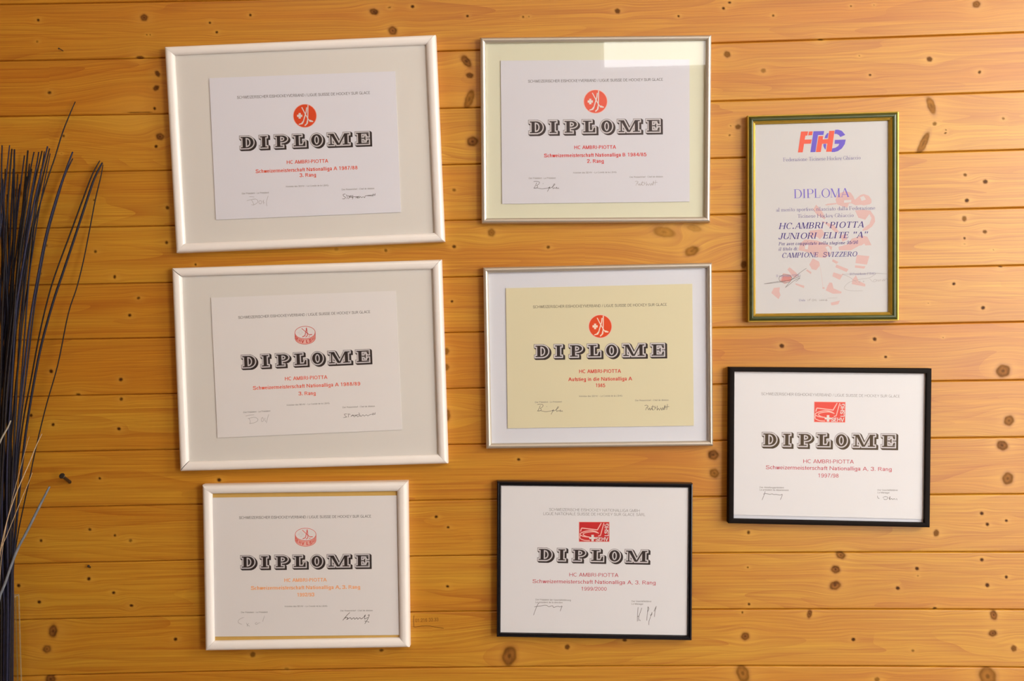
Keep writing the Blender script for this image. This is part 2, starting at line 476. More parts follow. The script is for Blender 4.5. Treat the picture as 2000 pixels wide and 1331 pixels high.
    if ch == 'p':
        V(.02, -.28, X, 'fb'); A(.3, X / 2, .30, X / 2 + .01, 0, 360, 20); return P, .68
    if ch == 'q':
        V(.60 - w, -.28, X, 'b'); A(.3, X / 2, .30, X / 2 + .01, 0, 360, 20); return P, .69
    if ch == 'r':
        V(.02, 0, X, 'fb'); T([(.1, X * .62), (.18, X * .9), (.36, X - m / 2)], m); return P, .40
    if ch == 's':
        T([(.46, X * .74), (.36, X * .93), (.24, X - m / 2), (.1, X * .88), (.06, X * .74), (.14, X * .58), (.28, X * .5), (.42, X * .4), (.48, X * .26), (.40, X * .1), (.25, m / 2), (.1, X * .09), (.03, X * .27)], m); return P, .57
    if ch == 't':
        V(.12, .08, .92); R(0, X - n, .34, X); T([(.12 + w / 2, .14), (.2, m / 2), (.34, m / 2)], m); return P, .38
    if ch in 'uü':
        V(.02, X * .28, X, 'f'); V(.56 - w, 0, X, 'f'); A(.27, X * .38, .25, X * .39, 180, 350, 12)
        if ch == 'ü': R(.08, X + .12, .08 + w, X + .12 + w); R(.36, X + .12, .36 + w, X + .12 + w)
        return P, .66
    if ch == 'v':
        D(.06, X, .27, 0, wd); D(.50, X, .29, 0, nd); F(-.06, .18, X - hs); F(.40, .62, X - hs); return P, .58
    if ch == 'w':
        D(.06, X, .22, 0, wd); D(.41, X, .24, 0, nd); D(.41, X, .58, 0, wd); D(.76, X, .60, 0, nd); return P, .84
    if ch == 'y':
        D(.06, X, .27, 0, wd); D(.50, X, .22, -.26, nd); F(-.06, .18, X - hs); F(.40, .62, X - hs); return P, .58
    if ch == 'z':
        R(.03, X - n, .48, X); R(.02, 0, .5, n); D(.09, 0, .42, X, wd); return P, .54
    # figures
    if ch == '0': A(.33, .5, .33, .51, 0, 360, 24); return P, .76
    if ch == '1':
        V(.30, 0, 1); P.append([(.30, 1), (.30, .80), (.10, .74), (.10, .74 + n)]); return P, .76
    if ch == '2':
        T([(.06, .70), (.12, .9), (.34, 1 - m / 2), (.58, .88), (.60, .68), (.46, .48), (.2, .24), (.08, .04)], w); R(.03, 0, .66, n); return P, .76
    if ch == '3':
        T([(.06, .74), (.14, .92), (.34, 1 - m / 2), (.56, .9), (.58, .7), (.48, .56), (.28, .53)], w); T([(.28, .53), (.52, .48), (.62, .3), (.54, .1), (.33, m / 2), (.12, .1), (.04, .28)], w); return P, .76
    if ch == '4':
        V(.42, 0, 1); R(.02, .24, .68, .24 + n); D(.08, .28, .47, .98, nd); return P, .76
    if ch == '5':
        R(.14, 1 - n, .60, 1); D(.10, .46, .18, 1, w); T([(.08, .5), (.22, .63), (.36, .64), (.56, .54), (.62, .32), (.52, .1), (.31, m / 2), (.1, .1), (.04, .26)], w); return P, .76
    if ch == '6':
        P.extend(ring(.34, .32, .32, .33, .32 - w, .33 - n, 0, 360, 20)); T([(.58, .78), (.5, .93), (.34, 1 - m / 2), (.16, .86), (.07, .6), (.02 + w / 2, .32)], w); return P, .76
    if ch == '7':
        R(.04, 1 - n, .64, 1); T([(.58, .96), (.38, .62), (.26, .3), (.22, 0)], w); return P, .76
    if ch == '8':
        P.extend(ring(.33, .74, .27, .27, .27 - w, .27 - n, 0, 360, 20)); P.extend(ring(.33, .28, .32, .29, .32 - w, .29 - n, 0, 360, 20)); return P, .76
    if ch == '9':
        P.extend(ring(.33, .68, .32, .33, .32 - w, .33 - n, 0, 360, 20)); T([(.09, .22), (.17, .07), (.33, m / 2), (.51, .14), (.60, .4), (.65 - w / 2, .68)], w); return P, .76
    # punctuation
    if ch == '/': D(.02, -.02, .36, 1.02, w * .9); return P, .42
    if ch == '-': R(.03, .36, .34, .36 + w * .85); return P, .42
    if ch == '–': R(.03, .36, .62, .36 + n); return P, .70
    if ch == '.': R(.05, 0, .05 + w * 1.15, w * 1.15); return P, .32
    if ch == ',': R(.05, 0, .05 + w * 1.15, w * 1.15); D(.05, -.18, .05 + w * .9, .02, w * .7); return P, .32
    if ch == ':': R(.05, 0, .05 + w * 1.15, w * 1.15); R(.05, X - w * 1.15, .05 + w * 1.15, X); return P, .32
    if ch == "'": P.append([(.08, 1), (.08 + w * 1.2, 1), (.08 + w * .8, .66), (.08 + w * .4, .66)]); return P, .30
    if ch == '"': 
        for x in (.06, .06 + w * 1.9): P.append([(x, 1), (x + w * 1.2, 1), (x + w * .8, .66), (x + w * .4, .66)])
        return P, .30 + w * 2
    return P, .5

STY = {'light': (.095, .085, False, .72), 'reg': (.125, .11, False, .72), 'bold': (.185, .15, False, .73), 'heavy': (.21, .17, False, .73),
       'small': (.13, .115, False, .72), 'serif': (.13, .05, True, .62), 'didone': (.125, .036, True, .62), 'ital': (.165, .065, True, .66)}

def text(s, L, Rr, cap, style='bold', shear=0.0, track=0.0):
    """lettering whose baseline runs from pixel L to pixel Rr with cap height in pixels"""
    w, n, S, X = STY[style]
    track += {'ital': .10, 'didone': .07, 'serif': .04, 'bold': .035, 'heavy': .02, 'small': .03}.get(style, .045)
    polys = []; x = 0.0; last = 0
    for ch in s:
        g, adv = glyph(ch, w, n, S, X)
        for p in g: polys.append([(q[0] + x + shear * q[1], q[1]) for q in p])
        x += adv + track
        if ch != ' ': last = x - track - .06
    xs = [q[0] for p in polys for q in p]
    x0, x1 = min(xs), max(xs)
    L = np.array(L, float); Rr = np.array(Rr, float)
    d = Rr - L; ln = np.hypot(*d); u = d / ln; up = np.array([u[1], -u[0]])
    k = ln / (x1 - x0)
    return [[L + u * ((q[0] - x0) * k) + up * (q[1] * cap) for q in p] for p in polys]

# display letters: slab serif capitals, inline, outlined, with a block shadow
def slab(ch):
    P = []; Q = []
    def R(x0, t0, x1, t1): P.append(rect(x0, t0, x1, t1))
    if ch == 'D':
        R(78, 0, 150, 14); R(78, 111, 150, 125); R(96, 0, 132, 125); Q.append((146, 62.5, 68, 62.5, 34, 46, -90, 90, 10))
    if ch == 'I':
        R(283, 0, 357, 14); R(283, 111, 357, 125); R(302, 0, 339, 125)
    if ch == 'P':
        R(440, 0, 515, 14); R(440, 111, 525, 125); R(459, 0, 496, 125); R(496, 60, 512, 74); Q.append((512, 37, 58, 37, 26, 21, -90, 90, 9))
    if ch == 'L':
        R(633, 0, 722, 14); R(655, 0, 692, 125); R(633, 110, 760, 125); P.append([(746, 72), (760, 72), (760, 125), (725, 125)])
    if ch == 'O':
        Q.append((879, 62.5, 58, 64, 24, 46, 0, 360, 20))
    if ch == 'M':
        R(1000, 0, 1040, 14); R(1000, 111, 1062, 125); R(1022, 0, 1038, 125); P.append([(1022, 0), (1060, 0), (1122, 125), (1092, 125)])
        P.append([(1172, 0), (1190, 0), (1122, 125), (1102, 125)]); R(1170, 0, 1206, 125); R(1172, 0, 1226, 14); R(1150, 111, 1226, 125)
    if ch == 'E':
        R(1297, 0, 1430, 14); R(1315, 0, 1352, 125); R(1297, 111, 1430, 125); R(1352, 55, 1390, 69); R(1382, 40, 1396, 84); P.append([(1400, 14), (1430, 14), (1430, 46), (1417, 46)]); P.append([(1417, 78), (1430, 78), (1430, 111), (1400, 111)])
    return P, Q

def union2d(flat, polys):
    """triangulate all outlines together and keep what lies inside any of them"""
    edges = [(r[i], r[(i + 1) % len(r)]) for r in polys for i in range(len(r))]
    ov, oe, of = delaunay_2d_cdt(flat, edges, [], 0, 1e-4)[:3]
    P2 = np.array([(q[0], q[1]) for q in ov]); T = np.array(of)
    cen = P2[T].mean(1)
    keep = np.zeros(len(T), bool)
    order = np.argsort(cen[:, 0]); cx = cen[order, 0]
    for r in polys:
        p = np.array([(flat[i][0], flat[i][1]) for i in r])
        i0, i1 = np.searchsorted(cx, [p[:, 0].min(), p[:, 0].max()])
        ids = order[i0:i1]; ids = ids[~keep[ids]]
        if not len(ids): continue
        c = cen[ids]; ins = np.zeros(len(ids), bool)
        for k in range(len(p)):
            a, b = p[k - 1], p[k]
            hit = ((a[1] > c[:, 1]) != (b[1] > c[:, 1]))
            if a[1] != b[1]:
                ins ^= hit & (c[:, 0] < (b[0] - a[0]) * (c[:, 1] - a[1]) / (b[1] - a[1]) + a[0])
        keep[ids[ins]] = True
    out = []
    for t in T[keep]:
        a, b, c = P2[t]
        ar = (b[0] - a[0]) * (c[1] - a[1]) - (b[1] - a[1]) * (c[0] - a[0])
        out.append(tuple(int(k) for k in (t if ar > 0 else t[::-1])))
    return ov, oe, out

class Print:
    """collects flat print in photo pixels for one part; layers stack towards the viewer"""
    def __init__(s, Y): s.Y = Y; s.polys = []
    def add(s, polys, m=0, layer=0):
        for p in polys: s.polys.append((p, m, layer))
        return s
    def link(s, name, mats, parent, origin):
        v = []; f = []; mi = []
        by = {}
        for p, m, l in s.polys: by.setdefault((l, m), []).append(p)
        for (l, m), ps in sorted(by.items()):
            flat = []; idx = []
            for p in ps:
                ar = sum(p[k][0] * p[(k + 1) % len(p)][1] - p[(k + 1) % len(p)][0] * p[k][1] for k in range(len(p)))
                if abs(ar) < 1e-6: continue
                n0 = len(flat); flat += [Vector((float(q[0]), float(q[1]))) for q in p]
                r = list(range(n0, len(flat))); idx.append(r if ar > 0 else r[::-1])
            # one clean surface per colour: the union of all overlapping strokes
            ov, oe, of = union2d(flat, idx)
            if not of: continue
            a = np.array([(q[0], q[1]) for q in ov])
            a = unproj(a[:, 0], a[:, 1], s.Y - 0.00004 - 0.00005 * (l + 0.3 * m))
            i = len(v); v += [tuple(q) for q in a]
            for t in of:
                f.append([i + k for k in t][::-1]); mi.append(m)
        return link(name, v, f, mats, mi, parent, origin)

def title(word, L, Rr, h):
    """-> polygons (poly, mat, layer): L/Rr are the outer lower corners of the lettering without its block shadow, h the outer height in px"""
    L = np.array(L, float); Rr = np.array(Rr, float)
    x0 = 62.0; x1 = 1445.0 if word.endswith('E') else 1240.0
    d = Rr - L; ln = np.hypot(*d); u = d / ln; up = np.array([u[1], -u[0]])
    kx = ln / (x1 - x0); ky = h / 157.0
    def mp(p): return [L + u * ((q[0] - x0) * kx) + up * ((141 - q[1]) * ky) for q in p]
    out = []
    for ch in word:
        P, Q = slab(ch)
        def grown(e):
            out_ = [expand(p, e) for p in P]
            for (cx, cy, rx, ry, ix, iy, a0, a1, n) in Q:
                out_ += ring(cx, cy, rx + e, ry + e, max(1, ix - e), max(1, iy - e), a0, a1, n * 2)
                if a1 - a0 < 360 and e > 0:      # carry the grown ends of a bowl back to its stem
                    out_ += [rect(cx - 14, cy - ry - e, cx + .5, cy - iy + e), rect(cx - 14, cy + iy - e, cx + .5, cy + ry + e)]
            return out_
        for o in grown(15):
            out.append((mp(hull([tuple(q) for q in o] + [(q[0] + 18, q[1] + 15) for q in o])), 0, 1))
            out.append((mp(o), 0, 2))
        for o in grown(11.8): out.append((mp(o), 1, 3))
        for o in grown(-1.2): out.append((mp(o), 0, 5))
    # fine line engraved in the pale band
    return out

# ------------------------------------------------------------------ framed certificates
def lerp(a, b, t): return (1 - t) * a + t * b

def rails(outer, inner, depth, profile, parent, origin, mats, gap=(0, 0, 0, 0), name='frame_rail', smooth=True):
    """four mitred rails; profile = [(t across 0 outer..1 inner, height 0..1, material)]"""
    O = unproj([p[0] for p in outer], [p[1] for p in outer], -depth)
    I = unproj([p[0] for p in inner], [p[1] for p in inner], -depth)
    for k in range(4):
        j = (k + 1) % 4
        g = Geo(); rows = []
        for (cO, cI, e, gp) in ((O[k], I[k], 1, gap[k]), (O[j], I[j], -1, gap[j])):
            dirv = (O[j] - O[k]) / np.linalg.norm(O[j] - O[k])
            r = []
            for (t, hh, m) in profile:
                p = lerp(cO, cI, t).copy(); p = p + dirv * e * gp * 0.5; p[1] = -depth * hh
                r.append(p)
            rows.append(r)
        n = len(profile)
        verts = rows[0] + rows[1]
        faces = [(i, i + 1, n + i + 1, n + i) for i in range(n - 1)] + [(n - 1, 0, n, 2 * n - 1)]
        mi = [profile[i][2] for i in range(n - 1)] + [profile[-1][2]]
        faces += [tuple(range(n)), tuple(range(2 * n - 1, n - 1, -1))]; mi += [0, 0]
        o = link(name, verts, faces, mats, mi, parent, origin)
        if smooth:
            o.data.polygons.foreach_set('use_smooth', [True] * (len(faces) - 3) + [False] * 3)
            o.data.set_sharp_from_angle(angle=math.radians(40))

def sheet(name, quad, Y, m, parent, origin, thick=0.0008, dog=None):
    a = unproj([p[0] for p in quad], [p[1] for p in quad], Y)
    b = a.copy(); b[:, 1] += thick
    v = list(a) + list(b)
    f = [(3, 2, 1, 0), (4, 5, 6, 7)] + [(i, (i + 1) % 4, 4 + (i + 1) % 4, 4 + i) for i in range(4)]
    return link(name, v, f, m, None, parent, origin)

def grow(quad, e):
    return [tuple(q) for q in (lambda o: o)(expand_keep(quad, e))]

def expand_keep(quad, e):
    c = np.mean(np.array(quad), 0)
    return [np.array(q) + np.sign(np.array(q) - c) * e for q in quad]

PROF_ROUND = [(0, 0, 0), (0, .62, 0), (.04, .80, 0), (.12, .92, 0), (.25, .99, 0), (.42, 1.0, 0), (.60, .985, 0), (.78, .93, 0), (.90, .85, 0), (.97, .77, 0), (1, .70, 0), (1, .20, 0), (.9, 0, 0)]
PROF_SILVER = [(0, 0, 0), (0, .70, 0), (.10, .88, 0), (.25, .97, 0), (.45, 1.0, 0), (.65, .97, 0), (.85, .88, 0), (1, .76, 0), (1, .25, 0), (.9, 0, 0)]
PROF_GROOVE = [(0, 0, 0), (0, .88, 0), (.08, .97, 0), (.30, 1.0, 0), (.46, .97, 0), (.52, .86, 0), (.60, .84, 0), (.66, .93, 0), (.80, .92, 0), (1, .76, 0), (1, .25, 0), (.9, 0, 0)]
PROF_FLAT = [(0, 0, 0), (0, .93, 0), (.06, .99, 0), (.12, 1.0, 0), (.88, 1.0, 0), (.95, .98, 0), (1, .9, 0), (1, .3, 0), (.9, 0, 0)]
PROF_GREEN = [(0, 0, 1), (0, .78, 1), (.03, .86, 1), (.14, .88, 1), (.19, .82, 0), (.24, .90, 0), (.36, .99, 0), (.50, 1.0, 0), (.62, .95, 0), (.68, .86, 1), (.74, .84, 1), (.79, .72, 1), (.84, .78, 1), (.90, .76, 1), (1, .60, 1), (1, .25, 1), (.9, 0, 1)]

def emblem_disc(c, r, red, white, Y, parent, o):
    P = Print(Y); cx, cy = c
    P.add([ell(cx, cy, r * 1.05, r * 1.05, 0, 360, 48)[:-1]], 2, 0)
    P.add([ell(cx, cy, r, r, 0, 360, 48)[:-1]], 0, 1)
    def q(pts): return [(cx + (x - 762) / 119 * r, cy + (y - 311) / 119 * r) for x, y in pts]
    k = r / 119
    W2 = []
    W2 += [q(rect(680, 299, 735, 323)), q(rect(696, 282, 719, 340))]
    W2 += ribbon(q([(729, 221), (768, 296), (800, 350), (812, 364)]), 9.5 * k)
    W2 += [q([(802, 358), (816, 352), (851, 366), (846, 376), (812, 374)])]
    W2 += ribbon(q([(781, 222), (775, 270), (757, 330), (745, 374)]), 11 * k)
    W2 += [q([(739, 366), (752, 372), (738, 398), (700, 405), (697, 396), (722, 388)])]
    W2 += ribbon(q([(794, 198), (793, 300), (791, 352), (788, 378)]), 10.5 * k)
    W2 += [q([(783, 360), (797, 366), (793, 392), (764, 420), (757, 412), (763, 402), (776, 392)])]
    P.add(W2, 1, 2)
    return P.link('emblem', [red, white, PINKLINE], parent, o)

def emblem_puck(c, rx, ry, hgt, tilt, red, Y, parent, o, faint=False):
    P = Print(Y); cx, cy = c
    ca, sa = math.cos(tilt), math.sin(tilt)
    def T(pts): return [(cx + x * ca - y * sa, cy + x * sa + y * ca) for x, y in pts]
    lw = 0.9
    side = [(-rx, 0)] + ell(0, hgt, rx, ry, 180, 0, 24) + [(rx, 0)] + ell(0, 0, rx, ry, 0, 180, 24)
    P.add([T(side)], 1, 0)                                   # pale pink tint of the side
    P.add(ribbon(T(ell(0, 0, rx, ry, 0, 360, 40)[:-1]), lw, True), 0, 1)
    P.add(ribbon(T([(-rx, 0)] + ell(0, hgt, rx, ry, 180, 0, 24) + [(rx, 0)]), lw), 0, 1)
    P.add(ribbon(T(ell(0, 2.1, rx, ry, 165, 15, 24)), .5), 0, 1)
    # sticks, cross outline and lettering on the puck (units of 19 px per photo pixel)
    s = rx / 380.0
    def q(pts): return T([((x - 690) * s, (y - 565) * s) for x, y in pts])
    st = []
    st += ribbon(q([(565, 405), (700, 525), (840, 650)]), 1.1) + [q([(825, 635), (850, 640), (950, 632), (950, 662), (845, 664)])]
    st += ribbon(q([(745, 385), (738, 470), (705, 590), (680, 690)]), 1.3) + [q([(670, 675), (690, 695), (600, 735), (570, 735), (590, 710)])]
    st += ribbon(q([(750, 385), (765, 520), (775, 640), (772, 690)]), 1.2) + [q([(760, 680), (785, 690), (715, 748), (695, 745), (715, 715)])]
    st += [q(ell(842, 710, 26, 12, 0, 360, 12)[:-1])]
    P.add(st, 0, 2)
    cr = [(490, 480), (545, 480), (545, 545), (610, 545), (610, 580), (545, 580), (545, 640), (490, 640), (490, 580), (425, 580), (425, 545), (490, 545)]
    P.add(ribbon(q(cr), .45, True), 2, 2)
    for ch, ang in (('S', 160), ('E', 142), ('H', 124), ('V', 106), ('L', 78), ('S', 60), ('H', 42), ('G', 24)):
        g, adv = glyph(ch, .24, .2, False, .7)
        a = math.radians(ang)
        bx, by = rx * .97 * math.cos(a), ry * .97 * math.sin(a) + hgt * .84
        slope = -math.cos(a) * ry / rx / max(.25, math.sin(a)) * .9
        wd = rx * .26 * max(.45, math.sin(a)); hh = hgt * .56
        for p in g:
            P.add([T([(bx + (x / adv - .5) * wd, by + (x / adv - .5) * wd * slope - y * hh) for x, y in p])], 0, 2)
    return P.link('emblem', [red, PINKLINE if not faint else PINKLINE, GREY], parent, o)

def emblem_flag(quad, red, Y, parent, o):
    """red rectangle with puck-and-stick line drawing, cross and letters; quad = TL,TR,BR,BL"""
    P = Print(Y); A = [np.array(p, float) for p in quad]
    def q(pts):
        out = []
        for x, y in pts:
            u = (x - 400) / 1130.0; v = (y - 300) / 735.0
            out.append(lerp(lerp(A[0], A[1], u), lerp(A[3], A[2], u), v))
        return out
    k = np.hypot(*(A[1] - A[0])) / 1130.0
    P.add([expand_q for expand_q in [expand(quad, 0.9)]], 2, 0)
    P.add([list(A)], 0, 1)
    L = []
    L += ribbon(q([(1235, 330), (1088, 592), (500, 525), (475, 560), (450, 655)]), 38 * k)
    L += ribbon(q([(1332, 332), (1205, 800), (1115, 832)]), 36 * k)
    L += ribbon(q(curve([(1135, 725), (1010, 650), (820, 620), (620, 650), (460, 715), (435, 770), (500, 820), (620, 850), (800, 870)], 5)), 36 * k)
    L += ribbon(q(curve([(1080, 700), (950, 665), (800, 672), (640, 700), (550, 745), (580, 800), (680, 845), (800, 868)], 5)), 32 * k)
    L += ribbon(q(curve([(432, 800), (430, 905), (500, 955), (620, 992), (800, 1000)], 5)), 34 * k)
    P.add(L, 1, 2)
    P.add([q(rect(858, 780, 952, 1022)), q(rect(780, 868, 1015, 938))], 3, 3)
    w, n, S, X = .2, .17, False, .7
    def put(s, fx):
        x = 0; ps = []
        for ch in s:
            g, adv = glyph(ch, w, n, S, X)
            ps += [[(a + x, b) for a, b in p] for p in g]; x += adv
        mx = max(a for p in ps for a, b in p)
        return [q([fx(a / mx, b) for a, b in p]) for p in ps]
    P.add(put('SEHV', lambda a, b: (1022 + a * 478, 1018 - b * 148)), 3, 3)
    P.add(put('LSHG', lambda a, b: (1512 - b * 155, 832 - a * 478)), 3, 3)
    return P.link('emblem', [red, PINKLINE, SALM_EDGE, WHITE], parent, o)
SALM_EDGE = ink('pale_salmon_edge', (0.82, 0.50, 0.46, 1))

def pen(lines, org, s, w, mat_, Y, parent, o, smooth=True):
    P = Print(Y)
    for ln in lines:
        pts = [(org[0] + x / s, org[1] + y / s) for x, y in ln]
        P.add(ribbon(curve(pts, 5) if smooth and len(pts) > 2 else pts, w), 0, 0)
    return P.link('signature', mat_, parent, o)

def lettering(name, items, m, Y, parent, o):
    P = Print(Y)
    for it in items: P.add(text(*it[:5], **(it[5] if len(it) > 5 else {})), 0, 0)
    return P.link(name, m, parent, o)

def diploma(label, outer, inner, depth, profile, fmats, backing, back_mat, paper, paper_mat, recess=0.006, gap=(.0003, .0003, .0003, .0003)):
    c = np.mean([unproj(p[0], p[1], 0.0) for p in outer], 0)
    o = np.array([c[0], 0.0, c[2]])
    root = empty('framed_diploma', o)
    tag(root, label, 'framed diploma', 'framed diplomas on the wood wall')
    Yp = -(depth - recess)
    bk = sheet('mat_board' if backing else 'backing_board', grow(inner, 4), Yp + 0.0014, back_mat, root, o, 0.003)
    pp = sheet('certificate', paper, Yp, paper_mat, root, o)
    rails(outer, inner, depth, profile, root, o, fmats, gap)
    gl = sheet('glass_pane', grow(inner, 3), Yp - 0.0016, MATS['glass'], root, o, 0.0012)
    return root, o, Yp, pp, bk

HEAD = 'SCHWEIZERISCHER EISHOCKEYVERBAND / LIGUE SUISSE DE HOCKEY SUR GLACE'
COMM = 'Komitee des SEHV – Le Comité de la LSHG'
PRES = 'Der Präsident - Le Président'
RESS = 'Der Ressortchef - Chef de division'

def fill(pp, o, Y, header, ttl, band, core, award, acol, small, style='bold', hstyle='reg', hcol=None):
    lettering('header_lettering', header, hcol or TXT, Y, pp, o)
    P = Print(Y)
    for p, m, l in title(*ttl): P.polys.append((p, m, l))
    P.link('title_lettering', [core, band], pp, o)
    lettering('award_lettering', award, acol, Y, pp, o)
    for it in small: lettering('caption_lettering', [it], SMALL, Y, pp, o)

# ------------------------------------------------------------------ the room
JX = np.array([265.0, 910.0, 1935.0])
JT = [(4, -11.5, -49.5), (114, 98.5, 65), (223.5, 210.5, 180.5), (334, 321, 294), (442.5, 430, 407), (553.5, 541, 519.5), (661, 649.5, 630),
      (771, 759, 743.5), (880, 868.5, 855), (988.5, 977, 966), (1097.5, 1086, 1079), (1206.5, 1195, 1191.5), (1316, 1304.5, 1304)]
N_SEEN = len(JT)
JT = [tuple(np.array(JT[0]) - 110 * k) for k in (3, 2, 1)] + JT + [tuple(np.array(JT[-1]) + 110 * k) for k in (1, 2, 3)]

def joint(k, x):
    """photo row of plank joint k at column x (gently bowed, straight beyond the photo)"""
    y = np.array(JT[k]); xc = np.clip(x, 60, 2010)
    co = np.polyfit(JX, y, 2)
    der = np.polyder(co)
    return np.polyval(co, xc) + np.polyval(der, xc) * (x - xc)

